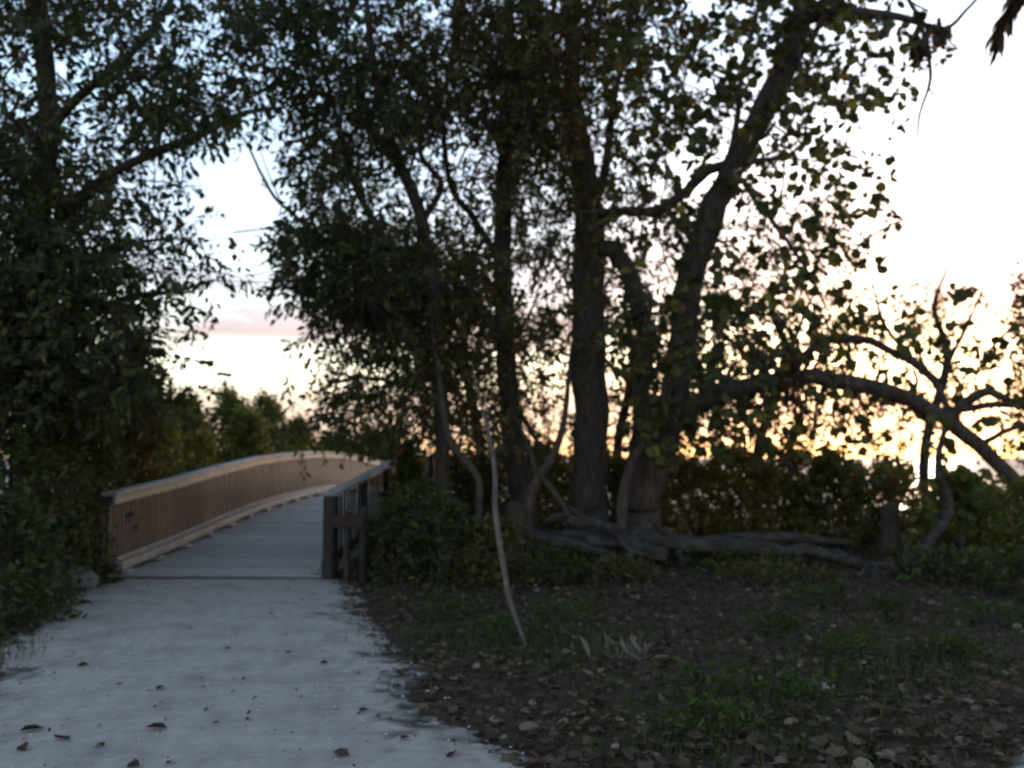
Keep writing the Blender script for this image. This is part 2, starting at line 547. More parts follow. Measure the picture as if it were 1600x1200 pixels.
# joists and the threshold beam
mb = MB()
for off in (0.25, BW / 2, BW - 0.25):
    yy = np.arange(12.1, 48, 1.5)
    for a, b in zip(yy[:-1], yy[1:]):
        p0 = np.array((bxl(a) + off, a, bz(a) - .14)); p1 = np.array((bxl(b) + off, b, bz(b) - .14))
        d = p1 - p0; Lh = np.linalg.norm(d); ay = d / Lh; ax = np.cross(ay, (0, 0, 1)); ax /= np.linalg.norm(ax); az = np.cross(ax, ay)
        mb = MB()
        mb.box((p0 + p1) / 2, .08, Lh - .004, .2, ax, ay, az)
        mbuild(mb, 'joist', M['post'], bridge)
mb = MB(); mb.box((bxl(11.9) + BW / 2, 11.9, -0.06), BW + .3, .09, .2, bev=.012)
mbuild(mb, 'threshold_beam', M['post'], bridge)
mb = MB()
for yy in np.arange(15, 46, 3.0):
    for off in (0.05, BW - .05):
        mb = MB()
        V, Q = tube([(bxl(yy) + off, yy, -2.4), (bxl(yy) + off, yy, bz(yy) - .05)], [.11, .11], 10); mb.add(V, Q)
        mbuild(mb, 'piling', M['post'], bridge)

picket_me = shared('picket', 0.022, 0.112, 0.86); picket_me.materials.append(M['picket'])
thin_me = shared('picket', 0.03, 0.055, 0.84); thin_me.materials.append(M['post'])
post_me = shared('post', 0.10, 0.10, 1.25, .008); post_me.materials.append(M['post'])
block_me = shared('kerb_block', 0.17, 0.22, 0.05, .008); block_me.materials.append(M['cap'])


def seg(name, a, b, off, zoff, wx, hz, mat, parent):
    p0 = np.array((bxl(a) + off, a, bz(a) + zoff)); p1 = np.array((bxl(b) + off, b, bz(b) + zoff))
    d = p1 - p0; Lh = np.linalg.norm(d); ay = d / Lh; ax = np.cross(ay, (0, 0, 1)); ax /= np.linalg.norm(ax); az = np.cross(ax, ay)
    mb = MB(); mb.box((p0 + p1) / 2, wx, Lh - .006, hz, ax, ay, az, bev=.008)
    mbuild(mb, name, mat, parent)


def railing(side, label):
    r = bpy.data.objects.new('railing', None); col.objects.link(r); r.parent = bridge; r['label'] = label
    s = -1 if side == 'l' else 1
    base = 0.0 if side == 'l' else BW
    # pickets stand on the outer face of the rails
    y = 11.99
    step = 0.128 if side == 'l' else 0.24
    cnt = 0
    while y < 46 and cnt < 290:
        o = bpy.data.objects.new('picket', picket_me if side == 'l' else thin_me); col.objects.link(o); o.parent = r
        o.location = Vector((bxl(y) + base + s * .035, y, bz(y) + .53 + random.uniform(-.006, .006))) - Vector(B0)
        o.rotation_euler = (random.uniform(-.006, .006), random.uniform(-.01, .01), -0.03)
        y += step; cnt += 1
    yy = np.arange(11.98, 47, 2.0)
    for y in yy:
        o = bpy.data.objects.new('post', post_me); col.objects.link(o); o.parent = r
        o.location = Vector((bxl(y) + base + s * .10, y, bz(y) + .36)) - Vector(B0)
    for a, b in zip(yy[:-1], yy[1:]):
        seg('cap_rail', a - .06 if a == yy[0] else a, b, base + s * .03, 1.01, .20, .045, M['cap'], r)
        if side == 'l':
            seg('upper_rail', a, b, base - s * .005, .93, .045, .10, M['cap'] if side == 'l' else M['post'], r)
        seg('lower_rail', a, b, base - s * .005, .16, .045, .10, M['cap'] if side == 'l' else M['post'], r)
        seg('kerb', a, b, base - s * .10, .125, .10, .10, M['cap'], r)
    for y in np.arange(12.1, 40, 1.0):
        o = bpy.data.objects.new('kerb_block', block_me); col.objects.link(o); o.parent = r
        o.location = Vector((bxl(y) + base - s * .115, y, bz(y) + .047)) - Vector(B0)
    return r


railing('l', 'brown picket railing with pale cap on the far side')
rr_ = railing('r', 'thin-picket railing ending in a thick dark post on the near side')
mb = MB(); mb.box((bxl(11.9) + BW + .06, 11.86, .49), .135, .135, 1.08, bev=.02)
mbuild(mb, 'end_post', M['post'], rr_)
mb = MB(); mb.box((bxl(11.9) - .10, 11.87, .49), .11, .11, 1.06, bev=.015)
mbuild(mb, 'end_post', M['post'], bridge.children[-2] if False else rr_)

# low board on posts beside the bridge end
bf = empty('low_board_barrier', (-2.0, 11.7, 0), 'low dark red-brown board on two posts beside the near end of the bridge railing', 'barrier')
BB = np.array((-2.0, 11.7, 0.0))
for (cx, wv, hv) in ((541, .065, .86), (566, .07, .9)):
    p = P(cx, 900, 11.7)
    mb = MB(); mb.box((p[0], 11.7, hv / 2 - .1), wv, .10, hv + .2, bev=.012)
    V = np.concatenate(mb.V) - BB; Q = np.concatenate(mb.Q); t = Q[:, 2] == Q[:, 3]
    link('post', mesh_np('post', V, [Q[~t], Q[t][:, :3]]), M['post'], bf)
mb = MB(); mb.box((P(543, 812, 11.62)[0], 11.62, .74), .37, .04, .15, bev=.008)
V = np.concatenate(mb.V) - BB; Q = np.concatenate(mb.Q); t = Q[:, 2] == Q[:, 3]
link('board', mesh_np('board', V, [Q[~t], Q[t][:, :3]]), M['board'], bf)

# ------------------------------------------------------------------ foliage
SMALL = np.array([(0, 0, 0), (.32, .5, .10), (.70, .40, .09), (1, 0, -.06), (.70, -.40, .09), (.32, -.5, .10)], float)
SMALL_F = [np.array([[0, 3, 2, 1], [0, 5, 4, 3]])]
ROUND = np.array([(0, 0, 0), (.02, .30, .07), (.30, .52, .12), (.68, .46, .08), (.93, .2, .0), (1.0, 0, -.03), (.93, -.2, .0), (.68, -.46, .08), (.30, -.52, .12), (.02, -.30, .07)], float)
ROUND_F = [np.array([[0, 5, 4, 3, 2, 1], [0, 9, 8, 7, 6, 5]])]


def unit(v):
    return v / (np.linalg.norm(v, axis=-1, keepdims=True) + 1e-9)


PAL = {
    'dark': [((.046, .056, .021), .55), ((.064, .075, .025), .3), ((.080, .068, .028), .1), ((.12, .10, .026), .05)],
    'olive': [((.058, .060, .020), .45), ((.085, .082, .024), .3), ((.11, .08, .026), .15), ((.13, .062, .025), .1)],
    'grape': [((.058, .064, .022), .5), ((.080, .084, .027), .3), ((.10, .095, .026), .1), ((.14, .08, .03), .03), ((.16, .14, .03), .07)],
    'shrub': [((.085, .082, .020), .4), ((.12, .11, .026), .3), ((.17, .14, .034), .18), ((.14, .07, .03), .12)],
    'mangrove': [((.095, .11, .030), .45), ((.125, .14, .036), .35), ((.16, .15, .04), .15), ((.13, .08, .03), .05)],
    'dry': [((.075, .044, .028), .35), ((.11, .07, .043), .28), ((.19, .135, .085), .10), ((.05, .028, .020), .27)],
    'weed': [((.038, .058, .014), .5), ((.052, .078, .018), .35), ((.085, .085, .026), .15)],
}


def tints(n_, pal):
    c = np.array([p[0] for p in PAL[pal]]); w_ = np.array([p[1] for p in PAL[pal]]); w_ = w_ / w_.sum()
    t = c[rng.choice(len(c), n_, p=w_)]
    return t * rng.uniform(.75, 1.3, (n_, 1)) * rng.uniform(.93, 1.07, (n_, 3))


def leaves(pos, along, size, wid, tmpl, faces, pal, nrm=None):
    """arrays of leaves -> (V, F list, tint)"""
    n_ = len(pos)
    along = unit(along)
    if nrm is None:
        nrm = rng.normal(size=(n_, 3)) + np.array((0, 0, .8))
    side = unit(np.cross(nrm, along))
    nn = np.cross(along, side)
    k = len(tmpl)
    V = pos[:, None, :] + size[:, None, None] * (tmpl[None, :, 0, None] * along[:, None, :] + (wid * tmpl[None, :, 1, None]) * side[:, None, :] + tmpl[None, :, 2, None] * nn[:, None, :])
    F = [(f[None, :, :] + (np.arange(n_) * k)[:, None, None]).reshape(-1, f.shape[1]) for f in faces]
    T = np.repeat(tints(n_, pal), k, axis=0)
    return V.reshape(-1, 3), F, T


def spray_leaves(base, axis, length, per, size, pal, kind='small', wid=.42, droop=.55, spread=1.0):
    """leafy twigs: base (n,3), axis (n,3), length (n,)"""
    n_ = len(base)
    t = (np.arange(per)[None, :] + rng.uniform(0, 1, (n_, per))) / per
    axis = unit(axis)
    pos = base[:, None, :] + axis[:, None, :] * (t * length[:, None])[:, :, None]
    pos[:, :, 2] -= .18 * (t ** 2) * length[:, None]
    rnd = rng.normal(size=(n_, per, 3))
    perp = rnd - (rnd * axis[:, None, :]).sum(-1, keepdims=True) * axis[:, None, :]
    al = axis[:, None, :] * .6 + unit(perp) * spread + np.array((0, 0, -droop))
    pos = pos + unit(perp) * .02
    sz = size * rng.uniform(.45, 1.3, n_ * per)
    if kind == 'small':
        return leaves(pos.reshape(-1, 3), al.reshape(-1, 3), sz, wid, SMALL, SMALL_F, pal)
    return leaves(pos.reshape(-1, 3), al.reshape(-1, 3), sz, 1.0, ROUND, ROUND_F, pal)


def merge(parts):
    V, F, T, n_ = [], {}, [], 0
    for v, f, t in parts:
        V.append(v); T.append(t)
        for a in f:
            F.setdefault(a.shape[1], []).append(a + n_)
        n_ += len(v)
    return np.concatenate(V), [np.concatenate(a) for a in F.values()], np.concatenate(T)


class Skeleton:
    """points that twigs may grow from"""

    def __init__(s):
        s.p = np.zeros((0, 3))

    def add(s, C):
        s.p = np.vstack([s.p, C])

    def near(s, q):
        d = ((s.p - q) ** 2).sum(1)
        i = d.argmin()
        return s.p[i], math.sqrt(d[i])


def grow(skel, targets, r0=.03, sides=5, maxlen=6.0):
    """branchlets from the nearest wood to each target, nearest first"""
    V, Q, n_ = [], [], 0
    d = np.array([skel.near(t)[1] for t in targets])
    for t in targets[d.argsort()]:
        a, dist = skel.near(t)
        if dist < .05 or dist > maxlen:
            continue
        mid = (a + t) / 2 + rng.normal(size=3) * dist * .10 + np.array((0, 0, dist * .07))
        q1 = a * .72 + mid * .28 + rng.normal(size=3) * dist * .05
        C = spline([a, q1, mid, t * .7 + mid * .3 + rng.normal(size=3) * dist * .05, t], 4)
        r = min(r0, .007 + .013 * dist)
        v, q = tube(C, [r, r * .7, .005], sides)
        V.append(v); Q.append(q + n_); n_ += len(v)
        skel.add(C[4:])
    return np.concatenate(V), np.concatenate(Q)


GRID = """
88 87 65 48 99 97 78 99 99 98 66 66 77 65 52 00
56 67 77 66 79 68 88 99 99 98 66 66 76 45 63 00
44 57 88 76 89 99 99 99 99 86 56 65 66 64 30 00
76 56 89 85 48 99 99 89 99 76 66 65 55 53 10 00
88 56 66 30 08 98 85 57 99 76 56 54 55 41 00 00
98 77 53 00 08 87 54 57 78 66 33 34 44 43 00 00
99 97 53 20 18 86 54 66 67 75 44 44 45 54 00 00
99 87 65 41 69 99 87 76 67 75 45 45 66 52 00 00
99 99 65 52 49 99 99 97 34 64 45 56 65 42 22 02
99 98 74 10 17 99 99 98 45 55 56 76 54 43 55 24
99 99 81 00 02 68 89 77 76 66 66 66 65 54 55 44
99 88 83 00 01 64 79 87 65 55 66 66 54 44 45 54
99 98 85 00 03 88 77 77 65 55 66 66 54 44 44 44
99 99 98 00 05 67 76 77 66 66 77 76 66 65 55 44
""".split('\n')[1:-1]
GRID = np.array([[int(c) for c in r.replace(' ', '')] for r in GRID], float)
GRID[9:13, 20:30] = np.minimum(GRID[9:13, 20:30] + 1.2, 8)     # curtain of hanging leaves round the arching limb
PROB = np.array([0, .07, .16, .28, .40, .52, .64, .77, .90, .985])


def sample_sprays(weight, drange, leaf_area, per, boost=1.0, rows=range(-5, 14), top=7.0):
    """twig positions of one tree: weight(row, col) = this tree's share of the foliage seen there"""
    out_ = []
    for r in rows:
        for c in range(-4, 36):
            g = GRID[max(r, 0), min(max(c, 0), 31)]
            if r < 0:
                g = min(g, 8) * (.9 if r > -4 else .6)
            if c < 0:
                g = min(g, 8)
            wt = weight(r, c)
            if g <= 0 or wt <= 0:
                continue
            p = np.interp(g, range(10), PROB)
            tau = -math.log(1 - p) * 1.25 * wt * boost
            dm = sum(drange) / 2
            num = tau * 2500.0 / (leaf_area * (FPX / dm) ** 2 * .55) / per
            num = int(num) + (rng.random() < num - int(num))
            for _ in range(num):
                for _try in range(6):
                    d = rng.uniform(*drange)
                    qx, qy = (c + rng.random()) * 50, (r + rng.random()) * 50
                    # leaves gather in clumps of about half a metre
                    if rng.random() < np.clip(.5 + 1.9 * fbm(qx / 52 + d * 1.7, qy / 44 - d * 1.3, 60, 3), .03, 1):
                        break
                out_.append(P(qx, qy, d))
    return np.array(out_)


def build_tree(name, label, trunk, limbs, bark, sprays, leafk, size, wid, per, pal, length, ntarget, group=None, parts_leaf=None, droop=.55, twig_r=.03, extra=None):
    """trunk / limbs: list of (points, radii[, options]); every limb is its own part"""
    o0 = np.array(trunk[0][0], float)
    t = empty(name, o0, label, 'tree', group)
    sk = Skeleton()

    def wood(nm, spec, i):
        pts, rad = spec[0], spec[1]
        op = spec[2] if len(spec) > 2 else {}
        C = spline(pts, 8)
        s_ = np.linspace(0, 1, len(C)) * len(pts)
        wob = np.stack([fbm(s_ * 1.3 + i * 9.1, s_ * 0 + q * 5.7, 70, 3) for q in range(3)], 1)
        C[2:-2] += wob[2:-2] * np.interp(np.linspace(0, 1, len(C)), np.linspace(0, 1, len(rad)), rad)[2:-2, None] * 1.1
        V, Q = tube(C, rad, op.get('sides', 14), op.get('knob', .2), i + len(label), op.get('flare', 0), op.get('fluted', 0))
        tq = Q[:, 2] == Q[:, 3]
        link(nm, mesh_np(nm, V, [Q[~tq], Q[tq][:, :3]], smooth=True, origin=o0), op.get('mat', bark), t)
        if not op.get('bare'):
            sk.add(C[len(C) // 3 if nm == 'trunk' else 2:])

    wood('trunk', trunk, 0)
    for i, l in enumerate(limbs):
        wood('branch', l, i + 1)
    if len(sprays):
        tg = sprays[rng.choice(len(sprays), min(ntarget, len(sprays)), replace=False)]
        V, Q = grow(sk, tg, twig_r)
        # short twigs that carry the leaves
        n_ = len(sprays)
        base = sprays
        near = np.empty_like(base)
        for a in range(0, n_, 400):
            dd = ((base[a:a + 400, None, :] - sk.p[None, :, :]) ** 2).sum(-1)
            near[a:a + 400] = sk.p[dd.argmin(1)]
        away = base - near
        dist = np.linalg.norm(away, axis=1)
        axis = unit(away) * .5 + rng.normal(size=(n_, 3)) * .55 + np.array((0, 0, -.25 * droop))
        axis = unit(axis)
        ln = length * rng.uniform(.6, 1.25, n_)
        # carrier twig, three-sided
        st = np.where(dist[:, None] < .9, near, base - unit(away) * .5)
        dirv = unit(base + axis * ln[:, None] - st)
        u_ = unit(np.cross(dirv, np.array((.3, .5, .8)))); w_ = np.cross(dirv, u_)
        tri = []
        for (pp, r_) in ((st, .006), (base, .0045), (base + axis * (ln * .9)[:, None] - np.array((0, 0, .1)) * ln[:, None], .002)):
            for ang in (0, 2.094, 4.189):
                tri.append(pp + r_ * (math.cos(ang) * u_ + math.sin(ang) * w_))
        TV = np.stack(tri, 1).reshape(-1, 3)
        f0 = np.array([[0, 1, 4, 3], [1, 2, 5, 4], [2, 0, 3, 5], [3, 4, 7, 6], [4, 5, 8, 7], [5, 3, 6, 8]])
        TQ = (f0[None] + (np.arange(n_) * 9)[:, None, None]).reshape(-1, 4) + len(V)
        VV = np.vstack([V, TV]); QQ = np.vstack([Q, TQ])
        tq = QQ[:, 2] == QQ[:, 3]
        link('twigs', mesh_np('twigs', VV, [QQ[~tq], QQ[tq][:, :3]], smooth=True, origin=o0), bark, t, kind='stuff')
        lv = spray_leaves(base, axis, ln, per, size, pal, leafk, wid, droop)
        if extra:
            lv = merge([lv] + extra)
        lmat = M['leaf'] if leafk == 'small' else M['leaf_round']
        if parts_leaf:
            # the leaves that show largest and singly become parts of their own
            k = len(ROUND)
            V_, F_, T_ = lv
            nl = len(V_) // k
            cen = V_.reshape(nl, k, 3).mean(1)
            idx = parts_leaf(cen)
            sel = np.zeros(nl, bool); sel[idx] = True
            Vr = V_.reshape(nl, k, 3); Tr = T_.reshape(nl, k, 3)
            rest = ~sel
            F = [(f[None] + (np.arange(rest.sum()) * k)[:, None, None]).reshape(-1, f.shape[1]) for f in ROUND_F]
            cr_ = link('crown', mesh_np('crown', Vr[rest].reshape(-1, 3), F, Tr[rest].reshape(-1, 3), origin=o0), lmat, t, kind='stuff')
            for q in np.where(sel)[0]:
                c0 = cen[q]
                lo = link('leaf', mesh_np('leaf', Vr[q], ROUND_F, Tr[q], origin=c0), lmat, t)
                lo.location = Vector(c0 - o0)
        else:
            V_, F_, T_ = lv
            link('crown', mesh_np('crown', V_, F_, T_, origin=o0), lmat, t, kind='stuff')
    return t


def pl(lst):
    return [P(*q) for q in lst]


def gpt(px, d):
    p = P(px, 700, d)
    return np.array((p[0], d, float(ground_z(p[0], d)) - .08))


band_w = lambda lo, hi, soft=1.5: (lambda r, c: float(np.clip((c - lo) / soft + .5, 0, 1) * np.clip((hi - c) / soft + .5, 0, 1)))

# --- left tree
wl = lambda r, c: float(np.clip((8.0 - c) / 2 + .5, 0, 1)) * (0 if (r < 4 and c >= 8) else 1)
sp = sample_sprays(wl, (9.5, 13.2), .0042, 12, 1.45, rows=range(-5, 13))
build_tree('spreading_tree', 'dark leafy tree at the left edge with limbs reaching over the bridge approach', (
    [gpt(40, 11.3), P(52, 760, 11.3), P(70, 560, 11.2), P(60, 380, 11.2), P(75, 180, 11.3), P(60, -60, 11.4), P(90, -300, 11.4)], [.20, .17, .15, .14, .12, .09, .03], dict(flare=.5)),
    [(pl([(62, 385, 11.2), (110, 330, 11.1), (180, 268, 11.0), (300, 214, 11.1), (380, 178, 11.4), (440, 168, 11.7)]), [.07, .065, .058, .048, .036, .02]),
     (pl([(66, 260, 11.2), (90, 190, 11.0), (150, 128, 10.8), (210, 78, 10.8), (260, 10, 10.9), (300, -80, 11)]), [.07, .06, .045, .03, .02]),
     (pl([(68, 520, 11.2), (130, 495, 10.9), (200, 466, 10.8), (270, 455, 11), (335, 438, 11.2)]), [.055, .045, .03, .015]),
     (pl([(60, 340, 11.2), (20, 250, 11.6), (-40, 160, 12), (-120, 60, 12)]), [.07, .05, .04, .02]),
     (pl([(62, 400, 11.2), (140, 400, 11.8), (210, 380, 12.2), (290, 372, 12.4)]), [.05, .04, .03, .012])],
    M['bark_dark'], sp, 'small', .105, .5, 12, 'dark', .40, 190)

# --- dense tree nearest the bridge (dark trunk at px 690)
wd = lambda r, c: band_w(8.2, 12.3)(r, c) * (1.25 if 7 <= r <= 9 else 1) if r >= 4 else band_w(6.6, 12.3)(r, c)
sp = sample_sprays(wd, (11.6, 15.0), .0045, 12, 1.1, rows=range(-5, 14))
build_tree('dense_tree', 'dense dark-leaved tree beside the bridge railing with a slim straight dark trunk', (
    [gpt(690, 13.2), P(692, 780, 13.2), P(690, 640, 13.2), P(680, 480, 13.2), P(655, 330, 13.3), P(610, 220, 13.3), P(580, 60, 13.4), P(560, -160, 13.5)], [.12, .11, .10, .095, .08, .06, .02], dict(flare=.35)),
    [(pl([(678, 470, 13.2), (620, 400, 13), (560, 300, 13), (530, 200, 13), (500, 90, 13.1), (470, -20, 13.2)]), [.06, .05, .04, .03, .015]),
     (pl([(660, 345, 13.3), (690, 290, 13.5), (655, 230, 13.5), (700, 120, 13.6), (720, -60, 13.6)]), [.05, .04, .035, .02]),
     (pl([(684, 540, 13.2), (610, 500, 12.8), (540, 470, 12.6), (480, 440, 12.6)]), [.05, .035, .025, .01]),
     (pl([(690, 610, 13.2), (630, 600, 12.8), (570, 590, 12.7), (510, 600, 12.7)]), [.04, .03, .02, .01]),
     # bare leaning dead limb over the gap
     (pl([(520, 395, 12.6), (470, 345, 12.4), (432, 312, 12.3), (405, 265, 12.3), (385, 225, 12.3), (362, 190, 12.3)]), [.03, .024, .02, .015, .008], dict(bare=1, sides=7)),
     (pl([(440, 318, 12.35), (425, 285, 12.3), (410, 245, 12.3), (404, 225, 12.3)]), [.012, .008, .004], dict(bare=1, sides=5))],
    M['bark_dark'], sp, 'small', .115, .44, 12, 'dark', .42, 170)

# --- middle tree (trunk px 790)
sp = sample_sprays(band_w(12.2, 16.4), (12.2, 16.4), .0045, 12, 1.1, rows=range(-5, 14))
build_tree('upright_tree', 'upright dark tree between the dense tree and the thick straight trunk', (
    [gpt(822, 14.6), P(818, 770, 14.6), P(800, 680, 14.6), P(790, 520, 14.6), P(786, 330, 14.6), P(792, 150, 14.6), P(798, 0, 14.6), P(805, -250, 14.6)], [.20, .17, .16, .15, .13, .11, .08, .02], dict(flare=.4)),
    [(pl([(788, 420, 14.6), (740, 340, 14.2), (705, 290, 14), (690, 180, 14), (670, 40, 14)]), [.06, .05, .04, .015]),
     (pl([(787, 300, 14.6), (830, 220, 14.3), (850, 100, 14.2), (870, -40, 14)]), [.06, .05, .03, .015]),
     (pl([(796, 620, 14.6), (840, 690, 14.2), (862, 720, 14.0)]), [.04, .035, .03], dict(bare=1))],
    M['bark_dark'], sp, 'small', .115, .44, 12, 'olive', .42, 150)

# --- thick straight trunk
sp = sample_sprays(band_w(15.8, 20.3), (12.4, 17), .0048, 11, .95, rows=range(-5, 11))
build_tree('straight_tree', 'tree with the thickest straight furrowed trunk standing behind the fallen log', (
    [gpt(918, 15), P(919, 800, 15), P(922, 690, 15), P(920, 540, 15), P(922, 400, 15), P(915, 300, 15), P(900, 160, 15), P(890, 0, 15), P(880, -200, 15)], [.30, .27, .262, .26, .255, .22, .15, .10, .03], dict(flare=.25, fluted=.05, sides=28, knob=.10)),
    [(pl([(924, 395, 15), (955, 390, 14.8), (985, 428, 14.7), (1003, 500, 14.7), (1006, 600, 14.7), (1000, 700, 14.8), (985, 800, 14.9), (978, 870, 14.9)]), [.13, .14, .14, .14, .14, .15, .16, .18], dict(fluted=.03)),
     (pl([(920, 350, 15), (945, 270, 14.6), (955, 180, 14.4), (980, 60, 14.4), (1000, -80, 14.4)]), [.10, .07, .055, .04, .02]),
     (pl([(905, 200, 15), (860, 110, 14.6), (840, 0, 14.5), (800, -100, 14.5)]), [.07, .055, .04, .015])],
    M['bark'], sp, 'small', .12, .46, 11, 'olive', .42, 140)

# --- leaning tree with round leaves and the long arching limb
wg = lambda r, c: (float(np.clip((c - 19.0) / 2 + .5, 0, 1)) * (1.0 if r < 7 else .62) * (.6 if c > 26 else 1) if c < 30 or r > 7 else 0) * (0.0 if (c > 31 and r < 8) else 1)
sp = sample_sprays(wg, (12.2, 15.6), .0080, 7, 1.0, rows=range(-4, 14))


def big_ones(cen):
    d = cen[:, 1]
    xs = 800 + FPX * cen[:, 0] / (d * CT)
    v = (cen[:, 2] - EYE) / d
    ypx = 715 - FPX * v
    ok = np.where((xs > 1090) & (xs < 1600) & (ypx > 0) & (ypx < 640) & ((xs > 1280) | (ypx < 330)))[0]
    ok = ok[np.argsort(d[ok])]
    return ok[:290]


ST0 = (12.0, )
limbs = [
    (pl([(1032, 705, 14), (1062, 655, 13.9), (1110, 622, 13.8), (1200, 597, 13.6), (1280, 592, 13.5), (1370, 608, 13.4), (1450, 640, 13.3), (1525, 690, 13.2), (1600, 768, 13.1), (1670, 850, 13.0)]), [.18, .16, .14, .125, .12, .115, .11, .105, .09, .05], dict(knob=.18)),
    (pl([(1235, 594, 13.55), (1262, 552, 13.6), (1300, 530, 13.7), (1350, 532, 13.7), (1410, 556, 13.6), (1455, 592, 13.5), (1482, 640, 13.3)]), [.055, .06, .065, .06, .055, .05, .05]),
    (pl([(1480, 655, 13.25), (1505, 632, 13.2), (1540, 612, 13.1), (1572, 622, 13.0), (1610, 642, 13), (1680, 680, 13)]), [.075, .07, .06, .05, .04, .02]),
    (pl([(1500, 640, 13.2), (1550, 632, 13.0), (1600, 632, 12.9), (1660, 620, 12.8)]), [.05, .045, .04, .02]),
    (pl([(1540, 690, 13.2), (1580, 670, 13.0), (1625, 660, 12.9)]), [.04, .035, .02]),
    (pl([(925, 335, 14.8), (970, 330, 14.5), (1035, 326, 14.2), (1070, 298, 14.1), (1105, 268, 14), (1150, 255, 14), (1190, 252, 13.9), (1240, 243, 13.8)]), [.06, .065, .075, .08, .08, .075, .05, .02]),
    (pl([(1040, 326, 14.2), (1055, 345, 14.2), (1080, 372, 14.1)]), [.06, .055, .06]),
    (pl([(1128, 285, 14), (1150, 200, 13.9), (1158, 120, 13.9), (1175, 50, 13.8), (1195, -30, 13.8), (1220, -140, 13.8)]), [.055, .045, .04, .035, .03, .012]),
    (pl([(1165, 290, 14), (1190, 325, 13.8), (1225, 370, 13.6), (1260, 420, 13.5), (1290, 480, 13.4)]), [.04, .035, .03, .025, .015]),
    (pl([(1250, 30, 13.9), (1300, 20, 13.6), (1360, 22, 13.4), (1420, 30, 13.2), (1475, 45, 13.1), (1510, 15, 13), (1535, -10, 13), (1600, -70, 13)]), [.09, .085, .07, .05, .03, .022, .02, .01]),
    (pl([(1420, 0, 13.2), (1440, 40, 13.1), (1452, 100, 13.0), (1452, 130, 13), (1436, 185, 13), (1434, 237, 13)]), [.03, .028, .026, .024, .016, .008], dict(bare=1, sides=6)),
    (pl([(1452, 138, 13), (1466, 158, 13), (1480, 172, 13)]), [.016, .010, .006], dict(bare=1, sides=5)),
    (pl([(1222, 110, 13.9), (1270, 60, 13.6), (1310, -40, 13.5), (1370, -150, 13.4)]), [.07, .05, .04, .015]),
    (pl([(1185, 600, 13.65), (1160, 650, 13.8), (1200, 690, 14), (1240, 735, 14.2)]), [.05, .05, .045, .04], dict(bare=1)),
]
# broken stubs
for (a, b, c, r_) in (((1130, 612, 13.75), (1138, 586, 13.7), (1150, 566, 13.7), .035), ((1330, 598, 13.45), (1342, 622, 13.4), (1350, 640, 13.35), .026), ((1420, 626, 13.35), (1432, 600, 13.3), (1428, 578, 13.3), .028),
                      ((1095, 400, 14), (1070, 384, 13.9), (1058, 362, 13.9), .035), ((1168, 225, 13.95), (1196, 212, 13.8), (1212, 190, 13.8), .03), ((1070, 520, 14), (1094, 506, 13.8), (1104, 486, 13.8), .04), ((1388, 612, 13.4), (1384, 588, 13.35), (1392, 570, 13.3), .022)):
    limbs.append((pl([a, b, c]), [r_ * 1.5, r_, r_ * .75], dict(bare=1, sides=8, knob=.35)))
# hanging tangle of dead leaves on the arching limb, and another in the top branches
ex = []
for (cx, cy, d, n_, sx, sy) in ((1236, 590, 13.4, 150, 22, 50), (1442, 78, 13.05, 70, 14, 26), (1468, 52, 13.05, 90, 20, 16), (1290, 10, 13.5, 80, 60, 20)):
    pos = np.array([P(cx + rng.normal() * sx * .6, cy + rng.normal() * sy * .5, d + rng.normal() * .15) for _ in range(n_)])
    al = rng.normal(size=(n_, 3)) * .4 + np.array((0, 0, -1))
    ex.append(leaves(pos, al, rng.uniform(.06, .16, n_), .5, ROUND, ROUND_F, 'dry'))
build_tree('leaning_tree', 'leaning round-leaved tree with one long limb arching low to the right', (
    [gpt(1000, 14.2), P(1003, 800, 14.2), P(1020, 730, 14.1), P(1050, 640, 14), P(1066, 550, 14), P(1076, 450, 14), P(1112, 345, 14), P(1150, 258, 14), P(1200, 165, 13.9), P(1240, 75, 13.9), P(1252, 0, 13.9), P(1262, -120, 13.9), P(1240, -300, 13.9)],
    [.27, .24, .23, .21, .20, .195, .19, .185, .18, .17, .15, .10, .03], dict(flare=.3, fluted=.02, sides=20)),
    limbs, M['bark'], sp, 'round', .128, 1.0, 7, 'grape', .40, 190, parts_leaf=big_ones, droop=.45, extra=ex, twig_r=.022)

